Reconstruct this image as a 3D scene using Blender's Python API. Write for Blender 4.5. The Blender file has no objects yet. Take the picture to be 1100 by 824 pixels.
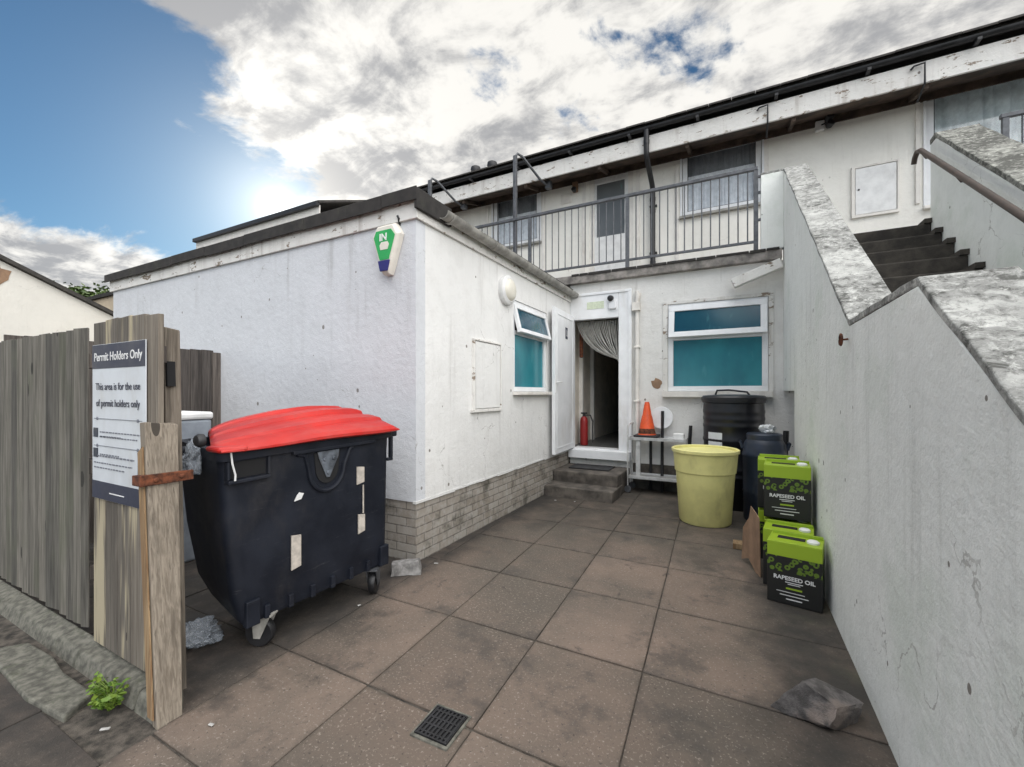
import bpy, bmesh, math, random
from mathutils import Vector, Matrix, noise
R = math.radians
random.seed(7)
scene = bpy.context.scene
COL = scene.collection

# ------------------------------------------------------------------ helpers
class MB:
    """Collects shapes in one bmesh; build() links them as ONE mesh object."""
    def __init__(s):
        s.bm = bmesh.new()
        s.rl = s.bm.faces.layers.float.new('rnd'); s.el = s.bm.verts.layers.float.new('edge')
        s.r = 0.5
    def face(s, pts, mi=0):
        vs = [s.bm.verts.new(p) for p in pts]
        f = s.bm.faces.new(vs); f[s.rl] = s.r; f.material_index = mi
        return f
    def hexa(s, b, t):
        """b, t: bottom and top quads (counter-clockwise from above)."""
        vb = [s.bm.verts.new(p) for p in b]; vt = [s.bm.verts.new(p) for p in t]
        fs = [list(reversed(vb)), vt] + [[vb[i], vb[(i+1) % 4], vt[(i+1) % 4], vt[i]] for i in range(4)]
        for f in fs:
            q = s.bm.faces.new(f); q[s.rl] = s.r
        return s
    def box(s, x0, x1, y0, y1, z0, z1, M=None):
        b = [(x0,y0,z0),(x1,y0,z0),(x1,y1,z0),(x0,y1,z0)]; t = [(x,y,z1) for x,y,_ in b]
        if M is not None:
            b = [M @ Vector(p) for p in b]; t = [M @ Vector(p) for p in t]
        return s.hexa(b, t)
    def prism(s, pts, ext):
        ext = Vector(ext); n = len(pts)
        a = [s.bm.verts.new(p) for p in pts]; b = [s.bm.verts.new(Vector(p)+ext) for p in pts]
        fs = [a, list(reversed(b))] + [[a[(i+1) % n], a[i], b[i], b[(i+1) % n]] for i in range(n)]
        out = []
        for f in fs:
            q = s.bm.faces.new(f); q[s.rl] = s.r; out.append(q)
        bmesh.ops.recalc_face_normals(s.bm, faces=out)
        return s
    def loft(s, rings, cap0=True, cap1=True, closed=True):
        vr = [[s.bm.verts.new(p) for p in r] for r in rings]
        n = len(vr[0]); out = []
        for i in range(len(vr)-1):
            for k in range(n if closed else n-1):
                j = (k+1) % n
                out.append(s.bm.faces.new([vr[i][k], vr[i][j], vr[i+1][j], vr[i+1][k]]))
        if cap0: out.append(s.bm.faces.new(list(reversed(vr[0]))))
        if cap1: out.append(s.bm.faces.new(vr[-1]))
        for f in out: f[s.rl] = s.r
        return s
    def lathe(s, prof, c=(0,0,0), seg=32, M=None, cap0=True, cap1=True):
        rings = []
        for r, z in prof:
            ring = [Vector((c[0]+r*math.cos(2*math.pi*k/seg), c[1]+r*math.sin(2*math.pi*k/seg), c[2]+z)) for k in range(seg)]
            if M is not None: ring = [M @ p for p in ring]
            rings.append(ring)
        return s.loft(rings, cap0, cap1)
    def tube(s, path, r, seg=10, rs=None):
        path = [Vector(p) for p in path]; rings = []
        up = None
        for i, p in enumerate(path):
            if i == 0: t = path[1]-p
            elif i == len(path)-1: t = p-path[i-1]
            else: t = (path[i+1]-p).normalized()+(p-path[i-1]).normalized()
            t.normalize()
            if up is None:
                up = Vector((0,0,1)) if abs(t.z) < .9 else Vector((1,0,0))
            a = t.cross(up).normalized(); b = a.cross(t).normalized(); up = b
            rr = rs[i] if rs else r
            rings.append([p + a*rr*math.cos(2*math.pi*k/seg) - b*rr*math.sin(2*math.pi*k/seg) for k in range(seg)])
        s.loft(rings)
        return s
    def build(s, name, mat, parent=None, bevel=0, smooth=False, seg=2):
        bm = s.bm
        me = bpy.data.meshes.new(name)
        bmesh.ops.recalc_face_normals(bm, faces=bm.faces[:])
        bm.to_mesh(me); bm.free()
        for m in (mat if isinstance(mat, (list, tuple)) else [mat]): me.materials.append(m)
        o = bpy.data.objects.new(name, me); COL.objects.link(o)
        if parent is not None:
            o.parent = parent
            top = parent
            o.matrix_parent_inverse = wm(parent).inverted()
        if bevel:
            b = o.modifiers.new('bevel', 'BEVEL'); b.width = bevel; b.segments = seg; b.limit_method = 'ANGLE'; b.angle_limit = R(35)
        if smooth:
            for p in me.polygons: p.use_smooth = True
            if smooth != 'all':
                me.set_sharp_from_angle(angle=R(40))
        return o

def wm(o):
    m = Matrix.LocRotScale(o.location, o.rotation_euler, o.scale)
    if o.parent is not None: m = wm(o.parent) @ o.matrix_parent_inverse @ m
    return m

def tag(o, label=None, cat=None, group=None, kind=None):
    if label: o['label'] = label
    if cat: o['category'] = cat
    if group: o['group'] = group
    if kind: o['kind'] = kind
    return o
def thing(name, label, cat, loc=(0,0,0), rz=0, group=None):
    o = bpy.data.objects.new(name, None); COL.objects.link(o)
    o.location = loc; o.rotation_euler = (0,0,rz); o.empty_display_size = .2
    return tag(o, label, cat, group)
def rebase(o):
    """puts a one-mesh thing's origin at the middle of its base"""
    vs = [v.co for v in o.data.vertices]
    c = Vector(((min(v.x for v in vs)+max(v.x for v in vs))/2, (min(v.y for v in vs)+max(v.y for v in vs))/2, min(v.z for v in vs)))
    o.data.transform(Matrix.Translation(-c)); o.location = c
    return o
def children(o): return [c for c in bpy.data.objects if c.parent == o]
def copy_tree(o, parent=None):
    c = o.copy(); COL.objects.link(c); inv = o.matrix_parent_inverse.copy(); c.parent = parent; c.matrix_parent_inverse = inv
    for ch in children(o): copy_tree(ch, c)
    return c
def text_mb(txt, size, M, depth=.002, align='CENTER', bold=0.0):
    cu = bpy.data.curves.new('t', 'FONT'); cu.body = txt; cu.size = size; cu.align_x = align; cu.extrude = depth/2; cu.offset = bold
    cu.resolution_u = 3
    o = bpy.data.objects.new('t', cu); COL.objects.link(o)
    dg = bpy.context.evaluated_depsgraph_get(); dg.update()
    me = bpy.data.meshes.new_from_object(o.evaluated_get(dg))
    me.transform(M)
    bpy.data.objects.remove(o); bpy.data.curves.remove(cu)
    return me
def add_mesh(mb, me):
    mb.bm.from_mesh(me); bpy.data.meshes.remove(me)

# ------------------------------------------------------------------ materials
class NT:
    def __init__(s, name):
        s.m = bpy.data.materials.new(name); s.m.use_nodes = True
        s.t = s.m.node_tree; s.n = s.t.nodes; s.l = s.t.links
        s.b = s.n['Principled BSDF']
        tc = s.n.new('ShaderNodeTexCoord'); s.obj = tc.outputs['Object']
        g = s.n.new('ShaderNodeNewGeometry'); s.pos = g.outputs['Position']; s.nrm = g.outputs['Normal']
    def set(s, sock, v):
        if isinstance(v, bpy.types.NodeSocket): s.l.new(v, sock)
        else:
            if sock.type == 'RGBA' and len(v) == 3: v = (*v, 1)
            sock.default_value = v
    def math(s, op, a, b=0.0, c=None, clamp=False):
        n = s.n.new('ShaderNodeMath'); n.operation = op; n.use_clamp = clamp
        s.set(n.inputs[0], a); s.set(n.inputs[1], b)
        if c is not None: s.set(n.inputs[2], c)
        return n.outputs[0]
    def map(s, v, sc=(1,1,1), loc=(0,0,0), rot=(0,0,0)):
        n = s.n.new('ShaderNodeMapping'); s.set(n.inputs['Vector'], v)
        n.inputs['Scale'].default_value = sc; n.inputs['Location'].default_value = loc; n.inputs['Rotation'].default_value = rot
        return n.outputs[0]
    def noise(s, v, scale, detail=4, rough=.55, dist=0):
        n = s.n.new('ShaderNodeTexNoise'); s.set(n.inputs['Vector'], v)
        n.inputs['Scale'].default_value = scale; n.inputs['Detail'].default_value = detail
        n.inputs['Roughness'].default_value = rough; n.inputs['Distortion'].default_value = dist
        return n.outputs['Fac']
    def vor(s, v, scale, feature='F1', out='Distance', rnd=1):
        n = s.n.new('ShaderNodeTexVoronoi'); s.set(n.inputs['Vector'], v); n.feature = feature
        n.inputs['Scale'].default_value = scale; n.inputs['Randomness'].default_value = rnd
        return n.outputs[out]
    def ss(s, v, a, b, o0=0.0, o1=1.0):
        n = s.n.new('ShaderNodeMapRange'); n.interpolation_type = 'SMOOTHSTEP'
        s.set(n.inputs['Value'], v); n.inputs['From Min'].default_value = a; n.inputs['From Max'].default_value = b
        n.inputs['To Min'].default_value = o0; n.inputs['To Max'].default_value = o1
        return n.outputs[0]
    def mix(s, f, a, b, mode='MIX'):
        n = s.n.new('ShaderNodeMix'); n.data_type = 'RGBA'; n.blend_type = mode
        s.set(n.inputs[0], f); s.set(n.inputs[6], a); s.set(n.inputs[7], b)
        return n.outputs[2]
    def xyz(s, v):
        n = s.n.new('ShaderNodeSeparateXYZ'); s.set(n.inputs[0], v); return n.outputs
    def attr(s, name='rnd'):
        n = s.n.new('ShaderNodeAttribute'); n.attribute_name = name; return n.outputs['Fac']
    def bump(s, h, strength=.3, dist=.01):
        n = s.n.new('ShaderNodeBump'); n.inputs['Strength'].default_value = strength; n.inputs['Distance'].default_value = dist
        s.set(n.inputs['Height'], h); s.l.new(n.outputs[0], s.b.inputs['Normal'])
    def done(s, col, rough=.8, metal=0.0, spec=None):
        s.set(s.b.inputs['Base Color'], col); s.set(s.b.inputs['Roughness'], rough); s.set(s.b.inputs['Metallic'], metal)
        if spec is not None: s.b.inputs['Specular IOR Level'].default_value = spec
        return s.m

def plain(name, col, rough=.6, metal=0, var=.15, scale=12, bump=0.1, grime=None):
    n = NT(name)
    a = n.noise(n.obj, scale, 6, .6)
    dark = tuple(c*(1-var*1.6) for c in col); lite = tuple(min(1, c*(1+var*.7)) for c in col)
    c = n.mix(n.ss(a, .3, .7), dark, lite)
    if grime:
        g = n.noise(n.map(n.obj, (1,1,.4), (3,1,2)), scale*.6, 8, .7)
        c = n.mix(n.ss(g, .52, .75, 0, .7), c, grime)
    if bump: n.bump(n.noise(n.obj, scale*12, 4), bump, .004)
    return n.done(c, n.ss(a, .3, .7, rough-.06, min(1, rough+.1)), metal)

def render_wall(name, base, dirt, streak=.6, chips=.5, seed=0, green=None, bscale=1.0, peel=None):
    """painted render: mottled, rain streaks, small chips, trowelled relief"""
    n = NT(name)
    p = n.map(n.obj, (1,1,1), (seed*3.1, seed*1.7, seed*2.3))
    big = n.noise(p, 1.1, 5, .6)
    mid = n.noise(p, 6, 7, .65)
    c = n.mix(n.ss(big, .3, .7), tuple(x*.92 for x in base), base)
    c = n.mix(n.ss(mid, .45, .75, 0, .16), c, dirt)
    st = n.noise(n.map(p, (9,9,.55)), 1.0, 6, .65)
    gate = n.noise(p, .9, 3)
    stm = n.math('MULTIPLY', n.ss(st, .50, .72), n.ss(gate, .38, .66))
    c = n.mix(n.math('MULTIPLY', stm, streak), c, dirt)
    fine = n.noise(n.map(p, (34,34,2.2)), 1.0, 4, .6)
    c = n.mix(n.ss(fine, .6, .78, 0, streak*.35), c, tuple(x*.7 for x in dirt))
    if green:
        g = n.noise(p, 1.7, 6, .65)
        c = n.mix(n.ss(g, .50, .70, 0, .6), c, green)
    if peel:
        pe = n.noise(n.map(p, (1,1,2.4)), 5.0, 9, .72, .3)
        c = n.mix(n.ss(pe, .585, .605), c, peel)
    # chips and spots
    v = n.vor(n.map(p, (1,1,.8)), 7.5)
    sz = n.noise(p, 4.0, 2)
    ch = n.math('LESS_THAN', v, n.ss(sz, .47, .72, 0, .13))
    c = n.mix(n.math('MULTIPLY', ch, chips), c, (.16,.14,.12))
    spk = n.noise(p, 55, 3, .7)
    c = n.mix(n.ss(spk, .68, .76, 0, chips*.55), c, (.20,.19,.17))
    # patched and flaked areas, hairline cracks
    fl = n.noise(p, 2.6, 8, .72, .3)
    c = n.mix(n.ss(fl, .665, .685, 0, chips*.5), c, tuple(x*.62+.05 for x in base))
    nv = n.n.new('ShaderNodeTexNoise'); n.l.new(p, nv.inputs['Vector']); nv.inputs['Scale'].default_value = 3.5; nv.inputs['Detail'].default_value = 6
    vs_ = n.n.new('ShaderNodeVectorMath'); vs_.operation='MULTIPLY_ADD'; n.l.new(nv.outputs['Color'], vs_.inputs[0]); vs_.inputs[1].default_value = (.5,.5,.5); n.l.new(p, vs_.inputs[2])
    cr = n.vor(vs_.outputs[0], 1.1, 'DISTANCE_TO_EDGE')
    crk = n.math('MULTIPLY', n.math('LESS_THAN', n.math('ADD', cr, n.math('MULTIPLY', n.noise(p, 12, 4), .02)), .0125), n.ss(n.noise(p, .8, 2), .52, .6))
    c = n.mix(n.math('MULTIPLY', crk, chips*.6), c, (.22,.20,.18))
    h = n.math('ADD', n.math('MULTIPLY', n.noise(p, 18, 6, .6), 1.0), n.math('MULTIPLY', n.noise(p, 90, 3), .35))
    h = n.math('SUBTRACT', h, n.math('MULTIPLY', ch, .5))
    n.bump(h, .55*bscale, .012)
    return n.done(c, .82)

def lichen(name, base, amount=.5):
    n = NT(name)
    p = n.obj
    c = n.mix(n.ss(n.noise(p, 7, 6), .3, .7), tuple(x*.62 for x in base), base)
    a = n.noise(p, 19, 12, .75, .5)
    b = n.noise(p, 2.6, 5)
    m = n.math('ADD', a, n.math('MULTIPLY', n.math('SUBTRACT', b, .5), .5))
    lo = .60-.2*amount
    c = n.mix(n.ss(m, lo-.08, lo+.05, 0, .75), c, tuple(x*.38 for x in base))
    c = n.mix(n.ss(m, lo+.05, lo+.14, 0, .8), c, (.045,.045,.038))
    w = n.noise(n.map(p, (1,1,1), (4,7,1)), 26, 8, .7)
    c = n.mix(n.ss(w, .55, .66, 0, .6), c, tuple(min(.75, x*1.35) for x in base))
    s = n.noise(p, 80, 4, .7)
    c = n.mix(n.ss(s, .55, .68, 0, .6), c, (.09,.09,.08))
    n.bump(n.math('ADD', a, n.math('MULTIPLY', s, .4)), .7, .012)
    return n.done(c, .92)

def wood(name, base, dark, green=None, gscale=1.0, pale=None):
    n = NT(name)
    r = n.attr()
    off = n.n.new('ShaderNodeCombineXYZ'); n.l.new(n.math('MULTIPLY', r, 37.0), off.inputs[0]); n.l.new(n.math('MULTIPLY', r, 11.0), off.inputs[2])
    va = n.n.new('ShaderNodeVectorMath'); va.operation = 'ADD'; n.l.new(n.obj, va.inputs[0]); n.l.new(off.outputs[0], va.inputs[1])
    p = va.outputs[0]
    g1 = n.noise(n.map(p, (60*gscale,60*gscale,2.2)), 1.0, 6, .6, .6)
    g2 = n.noise(n.map(p, (14,14,.9)), 1.0, 5, .65)
    big = n.noise(p, 2.0, 5)
    c = n.mix(n.ss(g1, .32, .68), dark, base)
    c = n.mix(n.ss(g2, .45, .72, 0, .8), c, tuple(x*.45 for x in dark))
    g3 = n.noise(n.map(p, (130,130,3.5)), 1.0, 3, .6)
    c = n.mix(n.ss(g3, .6, .72, 0, .7), c, tuple(x*.4 for x in dark))
    tint = n.mix(n.math('MULTIPLY', r, 1.0), (.58,.58,.58), (1.22,1.19,1.14))
    c = n.mix(1.0, c, tint, 'MULTIPLY')
    if green: c = n.mix(n.ss(big, .48, .72, 0, .55), c, green)
    if pale: c = n.mix(n.ss(n.noise(n.map(p, (7,7,.5), (4,2,1)), 1.0, 4, .6), .53, .60, 0, .85), c, pale)
    k = n.vor(n.map(p, (7,7,2.2)), 1.0)
    c = n.mix(n.math('LESS_THAN', k, .13), c, tuple(x*.35 for x in dark))
    n.bump(g1, .5, .006)
    return n.done(c, .88)

M = {}
M['wall_side'] = render_wall('wall_side', (.79,.785,.765), (.40,.385,.36), .45, .9, 1)
M['wall_front_shaded'] = render_wall('wall_front_shaded', (.65,.665,.69), (.37,.37,.37), .62, .8, 2)  # cooler, darker than the side render: shade on this face put into its colour
M['wall_back'] = render_wall('wall_back', (.79,.78,.75), (.36,.33,.29), .55, .9, 3)
M['wall_upper'] = render_wall('wall_upper', (.87,.85,.79), (.56,.53,.47), .28, .3, 4)
M['wall_stair'] = render_wall('wall_stair', (.84,.855,.82), (.42,.43,.40), .38, .9, 5, (.62,.67,.60))
M['gable'] = render_wall('gable', (.74,.72,.66), (.5,.47,.42), .3, .6, 6)
M['cream'] = plain('cream', (.62,.52,.38), .85, var=.1, scale=3)
M['flaky'] = render_wall('flaky', (.76,.745,.71), (.28,.23,.19), .7, .9, 8, None, 1.0, (.24,.19,.145))
M['coping'] = lichen('coping', (.50,.50,.47), .55)
M['coping_dark'] = lichen('coping_dark', (.45,.45,.40), .95)
M['concrete'] = plain('concrete', (.26,.24,.22), .9, var=.35, scale=7, bump=.5, grime=(.06,.055,.05))
M['step'] = plain('step', (.115,.10,.085), .88, var=.4, scale=6, bump=.5, grime=(.04,.036,.032))
M['stair_step'] = plain('stair_step', (.055,.048,.04), .95, var=.4, scale=6, bump=.5, grime=(.02,.018,.015))
M['kerb'] = plain('kerb', (.15,.145,.12), .95, var=.35, scale=26, bump=.6, grime=(.05,.06,.03))
M['felt'] = plain('felt', (.035,.032,.03), .9, var=.3, scale=10, bump=.5, grime=(.07,.07,.05))
M['tile'] = plain('tile', (.06,.055,.05), .85, var=.3, scale=8, bump=.4)
M['soffit'] = plain('soffit', (.085,.060,.045), .9, var=.4, scale=5, bump=.3, grime=(.03,.025,.02))
M['upvc'] = plain('upvc', (.82,.83,.84), .35, var=.04, scale=4, bump=0, grime=(.6,.58,.54))
M['trim'] = plain('trim', (.78,.75,.70), .6, var=.07, scale=5, bump=.1, grime=(.45,.40,.34))
M['gutter_grey'] = plain('gutter_grey', (.34,.33,.30), .6, var=.25, scale=8, bump=.1, grime=(.07,.07,.06))
M['black_plastic'] = plain('black_plastic', (.018,.018,.02), .45, var=.3, scale=8, bump=.1)
M['steel_dark'] = plain('steel_dark', (.12,.125,.135), .5, .4, var=.2, scale=20, bump=.1, grime=(.06,.055,.05))
M['stainless'] = plain('stainless', (.68,.68,.67), .4, .6, var=.15, scale=10, bump=.05, grime=(.25,.23,.2))
M['plate_grey'] = plain('plate_grey', (.16,.18,.21), .5, .5, var=.3, scale=18, bump=.1, grime=(.10,.07,.05))
M['rust'] = plain('rust', (.17,.055,.025), .95, var=.5, scale=25, bump=.7, grime=(.06,.02,.012))
M['handrail'] = plain('handrail', (.065,.045,.035), .55, var=.3, scale=14, bump=.15)
M['white'] = plain('white', (.78,.78,.77), .5, var=.08, scale=8, bump=.05, grime=(.5,.48,.45))
M['dark'] = plain('dark', (.012,.012,.013), .9, var=.2, bump=0)
M['interior'] = plain('interior', (.78,.72,.62), .8, var=.1, scale=4, bump=.1)
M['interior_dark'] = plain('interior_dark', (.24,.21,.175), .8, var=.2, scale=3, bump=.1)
M['floor'] = plain('floor', (.12,.12,.115), .5, var=.25, scale=8)
M['curtain'] = plain('curtain', (.80,.81,.82), .9, var=.1, scale=14)
M['curtain_shaded'] = plain('curtain_shaded', (.27,.28,.29), .9, var=.1, scale=14)  # eaves shade on the upper panes, put into the curtain colour
M['curtain_pale'] = plain('curtain_pale', (.74,.80,.80), .9, var=.1, scale=14)
M['curtain_dull'] = plain('curtain_dull', (.40,.39,.36), .9, var=.15, scale=14)
M['red'] = plain('red', (.52,.03,.022), .4, var=.15, scale=5, bump=.06)
M['dull_red'] = plain('dull_red', (.30,.02,.02), .4, var=.15, scale=5, bump=.06)
M['litter'] = plain('litter', (.45,.44,.42), .7, var=.2, scale=30, bump=.2)
M['yellow'] = plain('yellow', (.80,.75,.31), .42, var=.06, scale=6, bump=.08, grime=(.50,.46,.20))
M['navy'] = plain('navy', (.016,.025,.045), .42, var=.25, scale=7, bump=.1, grime=(.05,.06,.07))
M['butt'] = plain('butt', (.010,.011,.016), .38, var=.3, scale=6, bump=.1)
M['card'] = plain('card', (.30,.19,.12), .9, var=.15, scale=10, bump=.15)
M['tape'] = plain('tape', (.52,.47,.41), .7, var=.15, scale=30, bump=.05)
M['orange'] = plain('orange', (.72,.09,.02), .5, var=.12, scale=16, bump=.08, grime=(.18,.06,.04))
M['blockstone'] = plain('blockstone', (.30,.29,.28), .95, var=.3, scale=22, bump=.8, grime=(.12,.11,.10))
M['cabinet'] = plain('cabinet', (.26,.29,.33), .5, var=.15, scale=6, bump=.05, grime=(.12,.12,.12))
M['foam'] = plain('foam', (.75,.77,.78), .6, var=.05, scale=10)
M['lampglass'] = plain('lampglass', (.72,.69,.60), .35, var=.06, scale=6, bump=0)
M['green'] = plain('green', (.03,.38,.10), .4, var=.08, scale=10, bump=0)
M['blue'] = plain('blue', (.02,.02,.16), .4, var=.1, scale=10, bump=0)
M['ink'] = plain('ink', (.03,.035,.06), .5, var=.1, scale=10, bump=0)
M['print'] = plain('print', (.16,.17,.20), .5, var=.1, bump=0)
M['amber'] = plain('amber', (.45,.28,.05), .5, var=.1, bump=0)
M['signgrey'] = plain('signgrey', (.60,.63,.66), .45, var=.06, scale=6, bump=0, grime=(.48,.48,.46))
M['beige'] = plain('beige', (.74,.70,.62), .5, var=.06, scale=8, bump=0)
M['mint'] = plain('mint', (.62,.68,.52), .6, var=.1, scale=40, bump=0)
M['lime'] = plain('lime', (.32,.46,.03), .45, var=.06, scale=10, bump=0)
M['wood_fence'] = wood('wood_fence', (.18,.17,.15), (.09,.085,.073), (.105,.11,.075))
M['wood_gate'] = wood('wood_gate', (.235,.21,.175), (.14,.12,.10), None, 1, (.44,.38,.26))
M['wood_post'] = wood('wood_post', (.30,.262,.215), (.165,.138,.11), None, 1.6)
M['wood_fresh'] = wood('wood_fresh', (.36,.26,.15), (.22,.13,.065), None)
M['wood_back'] = wood('wood_back', (.16,.14,.125), (.07,.06,.055), None)

def bin_black():
    n = NT('bin_black')
    a = n.noise(n.obj, 4, 6, .6)
    c = n.mix(n.ss(a, .3, .7), (.007,.009,.015), (.014,.017,.026))
    sc = n.noise(n.map(n.obj, (3,3,26), (0,0,0), (.35,.2,0)), 2.0, 6, .7)
    c = n.mix(n.ss(sc, .60, .72, 0, .4), c, (.085,.085,.09))
    d = n.noise(n.map(n.obj, (1,1,.6)), 3, 8, .7)
    c = n.mix(n.ss(d, .50, .70, 0, .3), c, (.055,.05,.047))
    n.bump(n.noise(n.obj, 160, 3), .12, .003)
    return n.done(c, n.ss(a, .3, .7, .46, .62), 0, .3)
M['bin_black'] = bin_black()
def lid_red():
    n = NT('lid_red')
    a = n.noise(n.obj, 3, 6, .6)
    c = n.mix(n.ss(a, .3, .7), (.38,.008,.007), (.50,.016,.010))
    f = n.noise(n.map(n.obj, (1.5,.5,1)), 5, 7, .65)
    c = n.mix(n.ss(f, .46, .74, 0, .45), c, (.48,.10,.085))
    dd = n.noise(n.map(n.obj, (6,1.2,2)), 2.2, 7, .7)
    c = n.mix(n.ss(dd, .54, .70, 0, .55), c, (.26,.05,.04))
    c = n.mix(n.ss(n.noise(n.obj, 40, 4, .7), .63, .72, 0, .5), c, (.2,.05,.04))
    n.bump(n.noise(n.obj, 90, 3), .1, .003)
    return n.done(c, n.ss(f, .3, .7, .33, .55))
M['lid_red'] = lid_red()
def brick():
    n = NT('plinth_brick')
    x, y, z = n.xyz(n.pos)
    cb = n.n.new('ShaderNodeCombineXYZ'); n.l.new(n.math('ADD', x, y), cb.inputs[0]); n.l.new(z, cb.inputs[1])
    b = n.n.new('ShaderNodeTexBrick'); n.l.new(cb.outputs[0], b.inputs['Vector'])
    b.inputs['Scale'].default_value = 1.0; b.inputs['Brick Width'].default_value = .215; b.inputs['Row Height'].default_value = .0722
    b.inputs['Mortar Size'].default_value = .006; b.inputs['Mortar Smooth'].default_value = .3
    b.inputs['Color1'].default_value = (.36,.33,.29,1); b.inputs['Color2'].default_value = (.26,.225,.185,1); b.inputs['Mortar'].default_value = (.17,.15,.13,1)
    a = n.noise(n.obj, 14, 8, .7)
    c = n.mix(n.ss(a, .42, .7, 0, .65), b.outputs['Color'], (.42,.40,.37))
    d = n.noise(n.obj, 3.0, 7, .7)
    c = n.mix(n.ss(d, .5, .68, 0, .85), c, (.07,.065,.05))
    n.bump(n.math('ADD', n.math('MULTIPLY', b.outputs['Fac'], -1.0), n.math('MULTIPLY', a, .5)), .7, .008)
    return n.done(c, .92)
M['brick'] = brick()
def paving():
    n = NT('paving')
    r = n.attr()
    off = n.n.new('ShaderNodeCombineXYZ'); n.l.new(n.math('MULTIPLY', r, 9.0), off.inputs[2])
    va = n.n.new('ShaderNodeVectorMath'); va.operation = 'ADD'; n.l.new(n.pos, va.inputs[0]); n.l.new(off.outputs[0], va.inputs[1])
    p = n.pos
    c = n.mix(r, (.138,.106,.084), (.222,.166,.131))
    big = n.noise(p, .9, 5, .6)
    c = n.mix(n.ss(big, .36, .64, 0, .75), c, (.090,.080,.066))
    sp = n.noise(p, 75, 3, .7)
    c = n.mix(n.ss(sp, .57, .68, 0, .75), c, (.31,.265,.225))
    sp2 = n.noise(n.map(p, (1,1,1), (5,3,0)), 60, 3, .7)
    c = n.mix(n.ss(sp2, .60, .70, 0, .75), c, (.045,.038,.034))
    blot = n.noise(va.outputs[0], 3.4, 11, .74)
    c = n.mix(n.ss(blot, .50, .66, 0, .6), c, (.050,.045,.041))
    st = n.noise(n.map(p, (1,1,1), (7,2,0)), 5.5, 6, .7, .5)
    c = n.mix(n.ss(st, .60, .72, 0, .6), c, (.035,.032,.03))
    ed = n.math('ADD', n.attr('edge'), n.math('MULTIPLY', n.math('SUBTRACT', n.noise(p, 9, 8, .7), .5), 1.5))
    c = n.mix(n.ss(ed, .6, 1.25, 0, .5), c, (.052,.045,.037))
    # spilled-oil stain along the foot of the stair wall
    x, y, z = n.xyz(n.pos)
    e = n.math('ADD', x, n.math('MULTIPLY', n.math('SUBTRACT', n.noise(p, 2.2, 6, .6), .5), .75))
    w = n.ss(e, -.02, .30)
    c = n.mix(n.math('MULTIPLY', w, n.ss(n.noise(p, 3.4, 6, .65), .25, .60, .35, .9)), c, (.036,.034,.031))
    # darker towards the back door, with a noisy edge
    e3 = n.math('ADD', y, n.math('MULTIPLY', n.math('SUBTRACT', n.noise(p, 1.7, 7, .65), .5), 2.6))
    c = n.mix(n.math('MULTIPLY', n.ss(e3, 3.7, 5.0), n.ss(n.noise(p, 5.2, 7, .7), .2, .6, .3, .85)), c, (.050,.045,.038))
    # shade of the bin bay, painted dark into the slab colour
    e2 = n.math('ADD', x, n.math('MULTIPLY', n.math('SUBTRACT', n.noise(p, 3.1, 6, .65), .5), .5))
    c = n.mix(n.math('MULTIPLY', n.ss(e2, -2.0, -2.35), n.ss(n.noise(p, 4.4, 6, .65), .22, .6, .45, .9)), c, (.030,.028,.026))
    moss = n.math('MULTIPLY', n.ss(e, .0, .35), n.ss(n.noise(p, 1.6, 5), .5, .62))
    c = n.mix(n.math('MULTIPLY', moss, .35), c, (.11,.11,.07))
    h = n.math('ADD', n.noise(p, 150, 3, .6), n.math('MULTIPLY', n.noise(p, 14, 5), 1.2))
    n.bump(h, .38, .006)
    return n.done(c, n.ss(blot, .4, .7, .85, .62), 0, .35)
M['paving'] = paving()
M['grit'] = plain('grit', (.085,.073,.06), .95, var=.5, scale=18, bump=.8, grime=(.028,.028,.02))
M['ground'] = plain('ground', (.042,.040,.036), .95, var=.5, scale=9, bump=.8, grime=(.02,.02,.016))
def glass(name, tint, rough=.04, refl=.18):
    m = bpy.data.materials.new(name); m.use_nodes = True
    t = m.node_tree; t.nodes.clear()
    o = t.nodes.new('ShaderNodeOutputMaterial'); mx = t.nodes.new('ShaderNodeMixShader'); tr = t.nodes.new('ShaderNodeBsdfTransparent'); gl = t.nodes.new('ShaderNodeBsdfGlossy')
    fr = t.nodes.new('ShaderNodeFresnel'); ge = t.nodes.new('ShaderNodeNewGeometry'); io = t.nodes.new('ShaderNodeMapRange'); t.links.new(ge.outputs['Backfacing'], io.inputs['Value']); io.inputs['To Min'].default_value = 1.5; io.inputs['To Max'].default_value = 1/1.5; t.links.new(io.outputs[0], fr.inputs[0])
    ad = t.nodes.new('ShaderNodeMath'); ad.operation = 'ADD'; ad.inputs[1].default_value = refl; ad.use_clamp = True
    nz = t.nodes.new('ShaderNodeTexNoise'); nz.inputs['Scale'].default_value = 3
    bp = t.nodes.new('ShaderNodeBump'); bp.inputs['Strength'].default_value = .05; t.links.new(nz.outputs['Fac'], bp.inputs['Height']); t.links.new(bp.outputs[0], gl.inputs['Normal'])
    t.links.new(fr.outputs[0], ad.inputs[0]); t.links.new(ad.outputs[0], mx.inputs[0])
    tr.inputs[0].default_value = (*tint, 1); gl.inputs['Roughness'].default_value = rough
    t.links.new(tr.outputs[0], mx.inputs[1]); t.links.new(gl.outputs[0], mx.inputs[2]); t.links.new(mx.outputs[0], o.inputs[0])
    return m
M['glass'] = glass('glass', (.97,.98,.99), .04, .0)
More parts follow.
